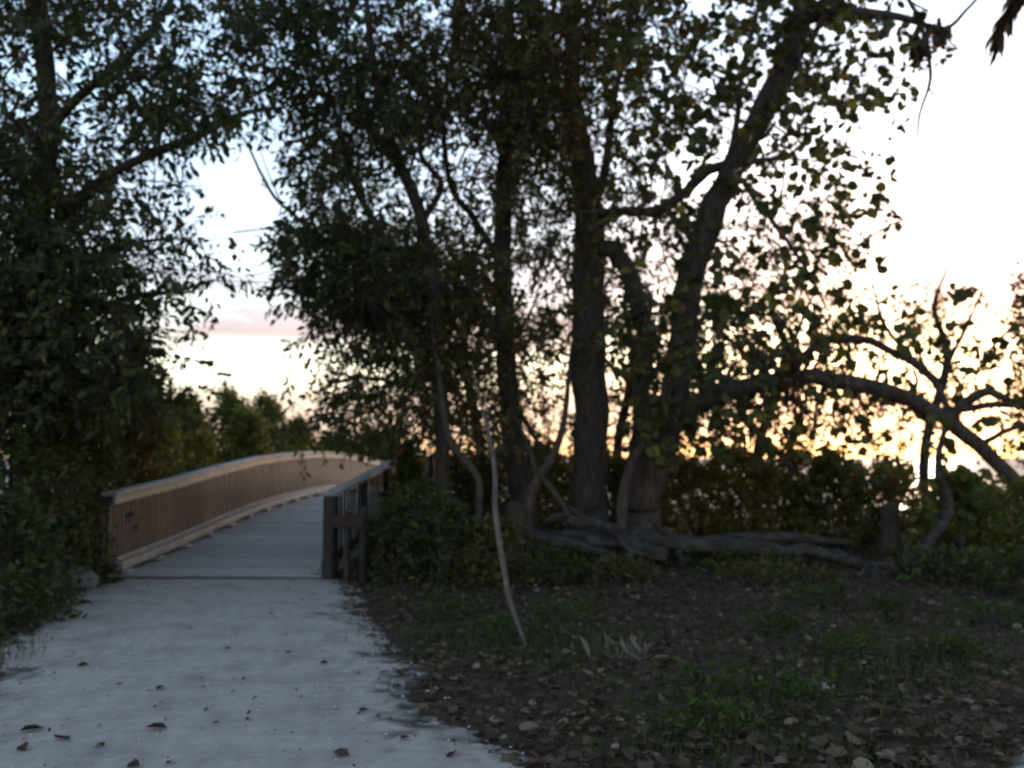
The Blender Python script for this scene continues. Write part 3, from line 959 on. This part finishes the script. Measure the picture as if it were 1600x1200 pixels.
# --- thinner trees further back toward the water
back = lambda lo, hi: (lambda r, c: band_w(lo, hi)(r, c) * (.75 if r >= 7 else (.45 if r >= 5 else .15)))
for (nm, lb, lo, hi, tpx, lean, dd) in (
        ('background_tree', 'thin small-leaved tree in the gap behind the dense tree by the bridge', 10, 15.5, 745, -20, 19),
        ('background_tree', 'thin small-leaved tree in the gap between thick straight trunk and leaning trunk', 15.5, 21, 960, 30, 20),
        ('background_tree', 'thin small-leaved tree seen under and above the arching limb near its start', 20.5, 26, 1180, 50, 19),
        ('background_tree', 'thin small-leaved tree beyond the arching limb near the right edge', 25.5, 34, 1440, 40, 21)):
    wv = back(lo, hi)
    if tpx > 1400:
        wv = lambda r, c: band_w(25.5, 34)(r, c) * (.6 if r >= 9 else 0)
    sp = sample_sprays(wv, (dd - 2.2, dd + 2.2), .0045, 11, 1.0, rows=range(1, 14))
    build_tree(nm, lb, ([gpt(tpx, dd), P(tpx + 5, 700, dd), P(tpx + lean, 560, dd), P(tpx + lean * .5, 480, dd), P(tpx + lean * 1.1, 410, dd)], [.11, .10, .085, .05, .015]),
               [(pl([(tpx + lean * .8, 600, dd), (tpx - 50, 520, dd - .5), (tpx - 80, 430, dd - 1)]), [.05, .04, .015]),
                (pl([(tpx + lean * .9, 580, dd), (tpx + 70, 510, dd + .5), (tpx + 100, 440, dd + 1)]), [.05, .04, .015])],
               M['bark_dark'], sp, 'small', .12, .45, 11, 'olive', .45, 70, group='thin trees toward the water')


# --- bare pale stems
def stem_tree(name, label, main, radii, others, mat, cat='sapling'):
    o0 = np.array(main[0])
    t = empty(name, o0, label, cat)
    for nm, (pts, rad) in [('stem', (main, radii))] + [('branch', q) for q in others]:
        V, Q = tube(spline(pts, 7), rad, 9, .16, len(label))
        tq = Q[:, 2] == Q[:, 3]
        link(nm, mesh_np(nm, V, [Q[~tq], Q[tq][:, :3]], smooth=True, origin=o0), mat, t)
    return t


stem_tree('bare_sapling', 'thin pale crooked bare stem rising from the weeds in front of the log',
          [gpt(828, 7.6), P(818, 1000, 7.65), P(797, 940, 7.75), P(786, 880, 7.85), P(774, 800, 8), P(773, 735, 8.1), P(764, 680, 8.2), P(752, 630, 8.3), P(738, 570, 8.4)],
          [.012, .015, .020, .024, .024, .021, .016, .009, .003], [], M['bark_pale'])
stem_tree('crooked_sapling', 'slim grey stem with a sharp bend beside the dark trunk near the bridge',
          [gpt(748, 12.2), P(748, 800, 12.2), P(748, 752, 12.2), P(728, 722, 12.2), P(704, 690, 12.2), P(692, 640, 12.2), P(686, 590, 12.3), P(670, 480, 12.4)],
          [.05, .05, .05, .048, .046, .042, .034, .012], [], M['bark_dark'])
stem_tree('forked_sapling', 'pale forked stem between the upright tree and the thick straight trunk',
          [gpt(822, 13.4), P(826, 800, 13.4), P(836, 755, 13.4), P(858, 722, 13.4), P(876, 680, 13.4), P(886, 620, 13.5), P(892, 540, 13.6)],
          [.085, .08, .075, .065, .05, .04, .015], [(pl([(840, 750, 13.4), (826, 700, 13.5), (806, 650, 13.6)]), [.05, .04, .015]), (pl([(846, 745, 13.4), (880, 790, 13.4), (895, 830, 13.5)]), [.05, .045, .05])], M['bark'])
stem_tree('slanting_stem', 'pale limb-like stem leaning against the base of the leaning trunk',
          [gpt(972, 13.6), P(972, 790, 13.6), P(985, 730, 13.6), P(1012, 680, 13.65), P(1035, 640, 13.7), P(1050, 600, 13.75)], [.085, .08, .07, .062, .055, .03], [], M['bark'])

# --- fallen log with its roots and broken branches
lg = empty('fallen_log', (3.0, 13, float(ground_z(3.0, 13))), 'grey weathered fallen log lying along the ground below the arching limb', 'log')
L0 = np.array(lg.location)


def lw(name, pts, rad, mat=M['deadwood'], knob=.34, sides=20):
    C = spline(pts, 12)
    s_ = np.linspace(0, len(pts), len(C))
    C = C + np.stack([fbm(s_ * 1.6 + pts[0][0], s_ * 0 + q * 3.3, 77, 3) for q in range(3)], 1) * np.mean(rad) * 1.2
    V, Q = tube(C, np.array(rad) * .74, sides, knob, len(name) + len(pts), fluted=.07)
    tq = Q[:, 2] == Q[:, 3]
    link(name, mesh_np(name, V, [Q[~tq], Q[tq][:, :3]], smooth=True, origin=L0), mat, lg)


lw('trunk', pl([(985, 832, 13.2), (1040, 846, 13.1), (1110, 852, 13.0), (1200, 858, 12.9), (1270, 862, 12.8), (1318, 872, 12.7)]), [.16, .17, .15, .13, .12, .10])
lw('branch', pl([(1300, 868, 12.72), (1335, 880, 12.6), (1362, 895, 12.5), (1388, 908, 12.4)]), [.085, .07, .05, .03])
lw('branch', pl([(1310, 872, 12.75), (1370, 888, 12.8), (1430, 868, 12.85), (1465, 828, 12.9), (1484, 795, 12.9), (1470, 752, 12.95), (1466, 715, 13), (1476, 668, 13.1)]), [.07, .085, .09, .085, .085, .07, .06, .05])
lw('branch', pl([(1046, 838, 13.0), (1030, 826, 12.9), (1012, 812, 12.8)]), [.04, .03, .012])
lw('branch', pl([(1100, 846, 13.2), (1220, 838, 13.4), (1330, 850, 13.5)]), [.09, .08, .05])
lw('root', pl([(1040, 868, 12.9), (1000, 858, 12.9), (960, 830, 13.1), (900, 812, 13.4), (850, 808, 13.6)]), [.14, .13, .12, .10, .06])
lw('root', pl([(812, 832, 13.0), (860, 842, 12.9), (910, 853, 12.7), (955, 868, 12.5), (990, 900, 12.3)]), [.07, .075, .07, .05, .02])
lw('root', pl([(1000, 846, 13.0), (960, 846, 13.2), (900, 838, 13.4), (800, 842, 13.6), (740, 850, 13.8)]), [.14, .13, .12, .09, .05])
lw('root', pl([(930, 822, 13.3), (900, 800, 13.5), (872, 780, 13.6), (858, 748, 13.7)]), [.06, .05, .045, .03])
lw('root', pl([(990, 860, 12.9), (975, 890, 12.8), (968, 915, 12.6)]), [.06, .05, .03])
lw('root', pl([(1060, 862, 12.95), (1070, 885, 12.85), (1072, 905, 12.8)]), [.06, .05, .04])

# old stumps in the brush
for (px0, top, d, r_, lb) in ((800, 790, 13.0, .13, 'short grey broken stump to the left of the fallen log roots'), (1385, 790, 14.4, .13, 'dark broken stump in the brush behind the fallen log')):
    b0 = gpt(px0, d)
    tp = P(px0 + 4, top, d)
    st = empty('tree_stump', b0, lb, 'stump')
    V, Q = tube(spline([b0, (b0 + tp) / 2 + (.02, 0, 0), tp], 6), [r_ * 1.2, r_, r_ * .92], 14, .2, 5, flare=.4)
    tq = Q[:, 2] == Q[:, 3]
    link('stump_wood', mesh_np('stump_wood', V, [Q[~tq], Q[tq][:, :3]], smooth=True, origin=b0), M['bark_dark'], st)


# ------------------------------------------------------------------ shrubs
def shrub(name, label, px, top, half, d, pal='shrub', size=.10, wid=.5, dens=1.0, group=None, kind='small', spiky=0.0, depth=None, bottom=None, cat='shrub', stems=9):
    b0 = gpt(px, d)
    tp = P(px, top, d)
    H = tp[2] - b0[2]
    W = half * d / FPX
    Dp = depth or min(W, 1.3)
    t = empty(name, b0, label, cat, group)
    n_ = int(210 * dens * max(W, .35) * max(H, .4) * (.11 / size) ** 1.6)
    n_ = max(30, min(int(n_ * 1.5), 2200))
    th = rng.uniform(0, 2 * np.pi, n_); rr = np.sqrt(rng.uniform(0.02, 1, n_)); zz = rng.uniform(0.02, 1, n_) ** .85
    prof = np.sqrt(np.clip(1 - (zz ** 2.2) * .9, 0, 1))
    lump = 1 + .55 * fbm(th * 1.4 + px, zz * 3 + px * .1, int(px) % 50, 3)
    x = b0[0] + W * rr * prof * lump * np.cos(th); y = b0[1] + Dp * rr * prof * lump * np.sin(th)
    hh = 1 + .38 * fbm((x - b0[0]) / max(W, .3) * 2.5 + px, (y - b0[1]) * 1.3, 8, 3) + spiky * (vnoise(x * 3.2 + px, y * 3.2, 4) ** 3)
    z = b0[2] + H * zz * hh
    pos = np.stack([x, y, np.maximum(z, ground_z(x, y) + .05)], 1)
    V, Q, q0 = [], [], 0
    for i in range(stems):
        g = pos[rng.integers(n_)]
        s0 = b0 + np.array((rng.normal() * W * .12, rng.normal() * Dp * .12, 0))
        mid = s0 * .5 + g * .5 + np.array((0, 0, H * .15))
        v, q = tube(spline([s0, mid, g], 5), [.02 + .006 * H, .014, .004], 5)
        V.append(v); Q.append(q + q0); q0 += len(v)
    V = np.concatenate(V); Q = np.concatenate(Q); tq = Q[:, 2] == Q[:, 3]
    link('stems', mesh_np('stems', V, [Q[~tq], Q[tq][:, :3]], smooth=True, origin=b0), M['bark_dark'], t)
    ax = unit(pos - b0 - np.array((0, 0, H * .25))) + rng.normal(size=(n_, 3)) * .5 + np.array((0, 0, .45 + spiky))
    v, f, c = spray_leaves(pos, ax, rng.uniform(.7, 1.3, n_) * size * 2.6, 8 if kind == 'small' else 6, size, pal, kind, wid, droop=.05)
    link('foliage', mesh_np('foliage', v, f, c, origin=b0), M['leaf'] if kind == 'small' else M['leaf_round'], t, kind='stuff')
    return t


LS = 'shrubs crowding the left side'
BS = 'mangrove bushes behind the bridge'
RS = 'brush behind the log'
shrub('shrub', 'tall dark shrub at the left edge under the spreading tree', 20, 470, 105, 10.2, 'dark', .10, dens=1.2, group=LS)
shrub('shrub', 'dark shrub crowding the start of the bridge railing on its outer side', 118, 600, 75, 12.6, 'dark', .10, dens=1.3, group=LS)
shrub('shrub', 'olive shrub rising above the near part of the far railing', 190, 545, 70, 14.6, 'olive', .10, dens=1.1, group=LS)
shrub('shrub', 'low dark shrub at the bottom of the left edge beside the path', 10, 790, 85, 8.6, 'dark', .09, dens=1.1, group=LS)
shrub('shrub', 'low shrub just left of the bridge entrance', 120, 800, 55, 11.4, 'dark', .085, dens=1.2, group=LS)
shrub('mangrove_bush', 'olive mangrove bush just beyond the railing under the tree branches', 225, 610, 65, 17.5, 'mangrove', .10, dens=1.1, group=BS)
shrub('mangrove_bush', 'rounded mangrove bush over the middle of the railing', 295, 645, 60, 20.5, 'mangrove', .10, dens=1.1, group=BS)
shrub('mangrove_bush', 'feathery-topped mangrove bush, the left one of two, against the bright gap of sky', 358, 632, 52, 25, 'mangrove', .12, dens=1.2, group=BS, spiky=.12)
shrub('mangrove_bush', 'feathery-topped mangrove bush, the right one of two, against the bright gap of sky', 415, 634, 48, 28, 'mangrove', .12, dens=1.2, group=BS, spiky=.12)
shrub('mangrove_bush', 'low mangrove bush at the crest of the bridge', 462, 668, 48, 32, 'mangrove', .14, dens=1.3, group=BS)
shrub('mangrove_bush', 'low bright mangrove bush beyond the crest under the dense tree', 520, 685, 50, 36, 'weed', .14, dens=1.3, group=BS)
shrub('mangrove_bush', 'far mangrove bush where the bridge disappears', 590, 685, 70, 46, 'weed', .16, dens=1.6, group=BS, depth=2)
shrub('mangrove_bush', 'far left mangrove bush deep behind the spreading tree', 150, 600, 90, 24, 'olive', .13, dens=1.3, group=BS)
shrub('shrub', 'bright green shrub reaching over the near railing', 640, 705, 34, 14.9, 'weed', .10, dens=1.0, group=RS)
shrub('shrub', 'dark brush between the near railing and the slim dark trunk', 650, 780, 48, 12.6, 'dark', .09, dens=1.2, group=RS)
shrub('shrub', 'brush around the foot of the slim dark trunk', 735, 715, 60, 15.5, 'olive', .10, dens=1.2, group=RS)
shrub('shrub', 'brush behind the forked pale stem', 850, 715, 62, 17.0, 'shrub', .10, dens=1.2, group=RS)
shrub('shrub', 'brush between the thick straight trunk and the leaning trunk', 965, 720, 55, 17.5, 'shrub', .10, dens=1.2, group=RS)
shrub('shrub', 'brush behind the fallen log just right of the leaning trunk', 1085, 728, 70, 16.0, 'shrub', .11, dens=.8, group=RS)
shrub('shrub', 'brush under the start of the arching limb', 1190, 738, 70, 15.6, 'shrub', .11, .6, dens=.75, group=RS)
shrub('shrub', 'round-leaved brush under the middle of the arching limb', 1300, 738, 80, 15.2, 'grape', .11, dens=.6, group=RS, kind='round')
shrub('shrub', 'brush around the dark broken stump', 1385, 750, 60, 15.4, 'shrub', .11, dens=.8, group=RS)
shrub('shrub', 'yellow-green brush beside the upturned dead branch', 1500, 768, 70, 13.8, 'mangrove', .13, dens=1.0, group=RS, kind='round')
shrub('shrub', 'yellow-green brush at the right edge below the limb end', 1610, 775, 80, 12.6, 'mangrove', .11, dens=1.2, group=RS)
shrub('shrub', 'dark low brush under the right end of the fallen log', 1460, 880, 75, 11.6, 'dark', .10, dens=1.1, group=RS)
shrub('shrub', 'dark brush at the right edge in front of the limb end', 1600, 880, 70, 10.4, 'dark', .10, dens=1.1, group=RS)
shrub('shrub', 'dark brush under the roots of the fallen log', 880, 880, 90, 12.9, 'dark', .09, dens=1.0, group=RS)
shrub('shrub', 'dark brush under the middle of the fallen log', 1150, 885, 110, 13.1, 'dark', .09, dens=1.0, group=RS)
shrub('shrub', 'far brush glimpsed low between forked stem and thick straight trunk', 890, 738, 60, 20, 'shrub', .12, dens=.8, group=RS)
shrub('shrub', 'far brush glimpsed low behind the foot of the leaning trunk', 1040, 728, 75, 20.5, 'shrub', .12, dens=.8, group=RS)
shrub('shrub', 'far brush glimpsed low under the first part of the arching limb', 1150, 722, 80, 20, 'shrub', .12, dens=.8, group=RS)
shrub('shrub', 'far brush glimpsed low under the top of the arching limb', 1265, 720, 80, 19.5, 'shrub', .12, dens=.8, group=RS)
shrub('shrub', 'far brush glimpsed low behind the dark broken stump', 1380, 732, 75, 19, 'shrub', .12, dens=.8, group=RS)
shrub('shrub', 'far brush below the strip of bright water at the right', 1520, 788, 95, 18, 'shrub', .12, dens=1.3, group=RS)
shrub('shrub', 'dark tangled shrub right beside the low board at the bridge end', 618, 800, 45, 12.0, 'dark', .085, dens=1.2, group=RS)
shrub('shrub', 'dark tangled shrub in front of the slim dark trunk', 690, 800, 55, 11.6, 'dark', .085, dens=1.1, group=RS)
shrub('shrub', 'dark tangled shrub behind the pale crooked stem', 775, 828, 55, 11.5, 'olive', .085, dens=1.0, group=RS)
shrub('shrub', 'dark tangled shrub in front of the forked stem and log roots', 865, 868, 55, 11.6, 'dark', .085, dens=.9, group=RS)
shrub('shrub', 'low dark shrub in front of the thick end of the fallen log', 960, 890, 50, 11.7, 'olive', .085, dens=.8, group=RS)
shrub('shrub', 'low scrub in front of the thin part of the fallen log', 1210, 898, 80, 11.6, 'olive', .08, dens=.6, group=RS)
shrub('mangrove_bush', 'mangrove bush filling the bank between spreading tree and bright gap', 262, 640, 60, 22.5, 'mangrove', .12, dens=1.2, group=BS)
shrub('mangrove_bush', 'mangrove bush low between the two feathery-topped ones', 388, 660, 45, 23.5, 'mangrove', .12, dens=1.2, group=BS)
shrub('shrub', 'far brush glimpsed low between the bent grey stem and the upright tree', 788, 722, 50, 20, 'shrub', .12, dens=1.0, group=RS)
shrub('shrub', 'small-leaved branch of a shrub entering at the right edge of the sky', 1620, 440, 45, 17, 'olive', .10, dens=.35, group=RS)

WS = 'low weeds on the forest floor'
for (px, top, half, d, lb) in (
        (715, 940, 55, 9.2, 'green weeds between the path and the pale crooked stem'),
        (790, 985, 50, 8.0, 'green weeds around the foot of the pale crooked stem'),
        (880, 965, 55, 9.0, 'green weeds to the right of the pale crooked stem'),
        (1275, 930, 36, 9.9, 'small green weed clump below the middle of the fallen log'),
        (1210, 990, 26, 8.2, 'tiny bright weed in the middle of the leaf litter'),
        (1310, 1010, 34, 7.4, 'bright green weed with a white leaf beside it'),
        (1120, 1070, 48, 6.2, 'green weed patch near the bottom edge'),
        (1240, 1080, 50, 6.0, 'yellow-green weed patch right of the green patch near the bottom edge'),
        (1100, 1150, 50, 5.3, 'tall green weed patch touching the bottom edge'),
        (1490, 1020, 38, 7.2, 'green weed at the right among the dead leaves'),
        (1380, 945, 26, 9.4, 'small bright weed below the end of the fallen log'),
        (1540, 950, 60, 8.8, 'green weeds under the dark brush at the right edge'),
        (40, 900, 60, 9.6, 'broad green weeds at the left edge of the path')):
    shrub('weed', lb, px, top + 12, half * 1.3, d, 'weed', .06, .36, .26, WS, 'small', .6, cat='weed', stems=6)

# ------------------------------------------------------------------ dead leaves, grass and debris on the ground


def litter(n_, xr, yr, size, pal, on_path, lift=.012):
    x = rng.uniform(*xr, n_); y = yr[0] + (yr[1] - yr[0]) * rng.uniform(0, 1, n_) ** 1.5
    o = path_out(x, y) + .3 * fbm(x * 1.3, y * 1.3, 21, 4)
    k = (o > 0.05) if not on_path else (o < 0.1) & (rng.random(n_) < np.clip(.15 + 2.2 * fbm(x * 1.1, y * 1.1, 90, 3) + .35 * sm(-.9, 0, o), .02, 1))
    x, y = x[k], y[k]
    z = ground_z(x, y) + lift + rng.uniform(0, .03, len(x)) + (.03 if on_path else 0)
    a = rng.uniform(0, 2 * np.pi, len(x))
    al = np.stack([np.cos(a), np.sin(a), rng.normal(size=len(x)) * .25], 1)
    nr = np.stack([rng.normal(size=len(x)) * .35, rng.normal(size=len(x)) * .35, np.ones(len(x))], 1)
    half = rng.random(len(x)) < .5
    out_ = []
    for s_, tm, fc, wv in ((half, ROUND, ROUND_F, .85), (~half, SMALL, SMALL_F, .5)):
        out_.append(leaves(np.stack([x, y, z], 1)[s_], al[s_], size * rng.uniform(.5, 1.3, s_.sum()), wv, tm, fc, pal, nr[s_]))
    return out_


pa = litter(42000, (-9, 9), (4.0, 16.0), .058, 'dry', False)
V_, F_, T_ = merge(pa)
lt = link('leaf_litter', mesh_np('leaf_litter', V_, F_, T_), M['leaf_dry'], kind='stuff', label='brown dead leaves carpeting the forest floor', cat='leaf litter')
# larger curled leaves near the camera: pieces of the ground, one by one
n_ = 0
while n_ < 230:
    px, py = random.uniform(800, 1600), 1200 - 190 * random.random() ** 1.4
    if px < 1150 and random.random() < .55:
        continue
    d = EYE * FPX / (py - 715)
    p = P(px, py, d)
    if path_out(p[0], p[1]) < .05:
        continue
    z = float(ground_z(p[0], d)) + .02 + random.uniform(0, .03)
    a = random.uniform(0, 6.28)
    tm = ROUND.copy(); tm[:, 2] = tm[:, 2] * random.uniform(.5, 2.2) + .10 * random.random() * tm[:, 0] ** 2
    v, f, c = leaves(np.zeros((1, 3)), np.array([[math.cos(a), math.sin(a), random.gauss(0, .18)]]), np.array([random.uniform(.045, .115)]), random.uniform(.55, 1.0), tm, ROUND_F, 'dry', np.array([[random.gauss(0, .3), random.gauss(0, .3), 1.0]]))
    o = link('fallen_leaf', mesh_np('fallen_leaf', v, f, c), M['leaf_dry'], ground)
    o.location = (p[0], d, z)
    n_ += 1
for (px, py, s_) in ((70, 1136, .13), (262, 1136, .12), (546, 1178, .10), (297, 980, .08), (245, 1078, .09), (85, 1150, .12), (500, 1035, .08), (150, 1160, .08), (660, 1095, .10), (390, 1120, .06), (200, 1190, .09),
                      (350, 1015, .06), (445, 1020, .05), (180, 1070, .05), (610, 1050, .08), (560, 1110, .06), (330, 1130, .05), (40, 1170, .10), (120, 1040, .08), (270, 1185, .06), (420, 960, .06), (640, 1150, .07), (700, 1180, .09)):
    d = EYE * FPX / (py - 715)
    p = P(px, py, d)
    a = random.uniform(0, 6.28)
    v, f, c = leaves(np.zeros((1, 3)), np.array([[math.cos(a), math.sin(a), .1]]), np.array([s_]), .6, SMALL, SMALL_F, 'dry', np.array([[random.gauss(0, .3), random.gauss(0, .3), 1.0]]))
    o = link('fallen_leaf', mesh_np('fallen_leaf', v, f, c * .5), M['leaf_dry'], path)
    o.location = (p[0], d, float(ground_z(p[0], d)) + .036)
pa = litter(1500, (-5, 2), (2.5, 12.0), .030, 'dry', True, .0)
V_, F_, T_ = merge(pa)
link('path_debris', mesh_np('path_debris', V_, F_, T_ * .6), M['leaf_dry'], kind='stuff', label='dark bits of leaf and twig scattered on the pale path', cat='debris')

# broken shell and grit lying on the path
n_ = 4000
x = rng.uniform(-5, 2, n_); y = 2.5 + 9 * rng.uniform(0, 1, n_) ** 1.3
k = path_out(x, y) < .25
x, y = x[k], y[k]; n_ = len(x)
tt = np.where(rng.random((n_, 1)) < .45, (.50, .47, .43), np.where(rng.random((n_, 1)) < .5, (.10, .085, .07), (.25, .23, .20))) * rng.uniform(.8, 1.2, (n_, 1))
CH = np.array([(-.5, -.4, 0), (.4, -.5, 0), (.55, .3, 0), (-.3, .5, 0), (0, 0, .45)])
an = rng.uniform(0, 6.28, n_); sz = rng.uniform(.006, .022, n_)
ca, sa = np.cos(an) * sz, np.sin(an) * sz
zz = ground_z(x, y) + .028 + .006 * fbm(x * 3, y * 3, 5, 4) + .004 * fbm(x * 14, y * 14, 6, 2)
V = np.stack([x[:, None] + CH[None, :, 0] * ca[:, None] - CH[None, :, 1] * sa[:, None], y[:, None] + CH[None, :, 0] * sa[:, None] + CH[None, :, 1] * ca[:, None], zz[:, None] - .002 + CH[None, :, 2] * sz[:, None]], -1).reshape(-1, 3)
i = np.arange(n_)[:, None] * 5
F = np.concatenate([i + np.array(q)[None] for q in ((0, 1, 4), (1, 2, 4), (2, 3, 4), (3, 0, 4))])
link('shell_grit', mesh_np('shell_grit', V, F, np.repeat(tt, 5, axis=0)), M['leaf_dry'], kind='stuff', label='broken shell and grit strewn over the pale path', cat='gravel')

# grass blades in loose patches
def grass(n_, centres, hgt):
    x, y = [], []
    for (px, py, r_, w_) in centres:
        d = EYE * FPX / (py - 715); p = P(px, py, d); k = int(n_ * w_)
        x.append(p[0] + rng.normal(size=k) * r_); y.append(d + rng.normal(size=k) * r_ * 1.2)
    x, y = np.concatenate(x), np.concatenate(y)
    k = path_out(x, y) > -.15
    x, y = x[k], y[k]
    m_ = len(x)
    b = np.stack([x, y, ground_z(x, y) - .01], 1)
    a = rng.uniform(0, 6.28, m_); h = hgt * rng.uniform(.4, 1.3, m_)
    bend = np.stack([np.cos(a), np.sin(a), np.zeros(m_)], 1) * (h * rng.uniform(.1, .7, m_))[:, None]
    up = np.array((0, 0, 1.0)) * h[:, None]
    sd = np.stack([-np.sin(a), np.cos(a), np.zeros(m_)], 1) * .0035
    mid = b + up * .6 + bend * .35; tip = b + up + bend
    V = np.stack([b - sd, b + sd, mid + sd * .8, mid - sd * .8, tip], 1).reshape(-1, 3)
    i = np.arange(m_) * 5
    F = [np.stack([i, i + 1, i + 2, i + 3], 1), np.stack([i + 3, i + 2, i + 4], 1)]
    return V, F, np.repeat(tints(m_, 'weed'), 5, axis=0)


V_, F_, T_ = grass(6500, [(1110, 1160, .4, .09), (1230, 1100, .5, .08), (1060, 1120, .4, .06), (1330, 1050, .3, .06), (1480, 1030, .35, .06), (720, 985, .35, .08), (800, 1010, .3, .08), (900, 1000, .4, .08),
                           (1270, 960, .6, .06), (1560, 980, .7, .08), (1300, 1000, 1.3, .22), (900, 1020, 1.0, .12), (1500, 1060, .8, .12), (30, 960, .35, .1), (90, 920, .3, .06), (650, 930, .3, .04), (10, 1020, .3, .06)], .11)
link('grass', mesh_np('grass', V_, F_, T_), M['grass'], kind='stuff', label='short green grass growing through the dead leaves', cat='grass')

# dry broken frond with pale curled blades
df = gpt(975, 7.3) + (0, 0, .08)
n_ = 30
a = rng.uniform(.1, 3.0, n_)
v, f, c = leaves(df + rng.normal(size=(n_, 3)) * (.13, .08, .02), np.stack([np.cos(a), rng.normal(size=n_) * .5, np.sin(a) * .55], 1), rng.uniform(.07, .22, n_), .13, SMALL, SMALL_F, 'dry')
c = c * 0 + np.array((.21, .17, .125)) * np.repeat(rng.uniform(.5, 1.2, (n_, 1)), len(SMALL), axis=0)
link('dry_leaf_tuft', mesh_np('dry_leaf_tuft', v, f, c, origin=df), M['leaf_dry'], label='pale straw-coloured tuft of dry curled leaves on the dark litter', cat='dry plant').location = df

# grey stones beside the bridge entrance
for (px, py, d, s_, lb) in ((105, 885, 11.0, .30, 'rounded grey stone in the shade left of the bridge entrance'), (1282, 1068, 6.35, .045, 'small pale stone in the leaf litter beside a green weed')):
    th, ph = np.meshgrid(np.linspace(0, 2 * np.pi, 18, endpoint=False), np.linspace(.05, np.pi - .05, 11))
    dv = np.stack([np.sin(ph) * np.cos(th), np.sin(ph) * np.sin(th), np.cos(ph)], -1)
    rr = 1 + .5 * fbm(dv[..., 0] * 1.5 + 4, dv[..., 1] * 1.5 + dv[..., 2] * 1.3, 3, 3)
    V = (dv * rr[..., None] * np.array((1.25, 1, .7)) * s_).reshape(-1, 3)
    q = [(i * 18 + j, (i + 1) * 18 + j, (i + 1) * 18 + (j + 1) % 18, i * 18 + (j + 1) % 18) for i in range(10) for j in range(18)]
    o = link('stone', mesh_np('stone', V, np.array(q), smooth=True), M['rock'] if s_ > .1 else M['shell'], label=lb, cat='stone')
    b0 = gpt(px, d)
    o.location = b0 + (0, 0, .08 + s_ * .25)

# ------------------------------------------------------------------ palm at the right, its frond tips hanging into the corner
pm0 = gpt(1790, 12.5)
palm = empty('palm_tree', pm0, 'palm whose drooping frond tips hang into the top right corner', 'tree')
crown = P(1716, -150, 12.5)
V, Q = tube(spline([pm0, pm0 * .5 + crown * .5 + (.15, 0, 0), crown], 10), [.2, .16, .14], 14, .1, 2, flare=.3)
tq = Q[:, 2] == Q[:, 3]
link('trunk', mesh_np('trunk', V, [Q[~tq], Q[tq][:, :3]], smooth=True, origin=pm0), M['bark'], palm)
for i in range(17):
    az = i * 2.399 + .3
    if i == 0:
        az = math.pi + .05
    el_ = .9 - 1.5 * (i / 17.0) if i else .35
    hd = np.array((math.cos(az), math.sin(az), 0))
    Ln = 1.55
    C = np.array([crown + hd * Ln * t * math.cos(el_) * (1 - .12 * t) + np.array((0, 0, Ln * (t * math.sin(el_) - .62 * t * t))) for t in np.linspace(0, 1, 12)])
    v1, q1 = tube(C, [.02, .012, .004], 5)
    tq = q1[:, 2] == q1[:, 3]
    fr = link('frond', mesh_np('frond', v1, [q1[~tq], q1[tq][:, :3]], origin=pm0), M['bark'], palm)
    pos, al = [], []
    for t in np.linspace(.28, 1, 64):
        c = np.array([np.interp(t, np.linspace(0, 1, 12), C[:, k]) for k in range(3)])
        tang = unit(C[min(11, int(t * 11) + 1 if t < .95 else 11)] - C[max(0, int(t * 11) - 1)])
        for s_ in (-1, 1):
            pos.append(c); al.append(tang * .9 + s_ * np.cross(tang, (0, 0, 1)) * .8 + np.array((0, 0, -.5)) + rng.normal(size=3) * .22)
    pos, al = np.array(pos), np.array(al)
    v, f, c = leaves(pos, al, rng.uniform(.30, .50, len(pos)), .045, SMALL, SMALL_F, 'dry')
    c = c * 1.3
    link('leaflets', mesh_np('leaflets', v, f, c, origin=pm0), M['leaf'], fr, kind='stuff')

# ------------------------------------------------------------------ unseen trees, added right of the camera to darken the ground with their shade
for (x, y, hb, ht, rad, lb) in ((6.6, 2.2, 4.6, 8.2, 3.3, 'unseen tree added to the right of the viewer to shade the leaf litter'), (8.6, 7.6, 5.4, 9.5, 3.2, 'unseen tree added for shade right of the frame beyond the dark brush')):
    b0 = np.array((x, y, float(ground_z(x, y)) - .05))
    t = empty('added_shade_tree', b0, lb, 'tree', 'unseen trees added for shade')
    top = b0 + (rng.normal() * .4, rng.normal() * .4, ht * .8)
    C = spline([b0, b0 * .5 + top * .5 + rng.normal(size=3) * .2, top], 8)
    V, Q = tube(C, [.2, .15, .05], 12, .12, 3, flare=.4)
    tq = Q[:, 2] == Q[:, 3]
    link('trunk', mesh_np('trunk', V, [Q[~tq], Q[tq][:, :3]], smooth=True, origin=b0), M['bark'], t)
    n_ = 900
    q = unit(rng.normal(size=(n_, 3))) * (rng.uniform(.25, 1, (n_, 1)) ** .5)
    pos = np.array((x, y, (hb + ht) / 2)) + q * np.array((rad, rad, (ht - hb) / 2)) * (1 + .5 * fbm(q[:, 0] * 2 + x, q[:, 1] * 2 + q[:, 2], 5, 3))[:, None]
    for i in range(7):
        g = pos[rng.integers(n_)]
        k0 = C[rng.integers(len(C) // 2, len(C))]
        V, Q = tube(spline([k0, k0 * .5 + g * .5 + (0, 0, .2), g], 5), [.06, .04, .012], 6)
        tq = Q[:, 2] == Q[:, 3]
        link('branch', mesh_np('branch', V, [Q[~tq], Q[tq][:, :3]], smooth=True, origin=b0), M['bark'], t)
    v, f, c = spray_leaves(pos, q + rng.normal(size=(n_, 3)) * .4, np.full(n_, .6), 10, .17, 'olive', 'small', .55, .4)
    link('crown', mesh_np('crown', v, f, c, origin=b0), M['leaf'], t, kind='stuff')
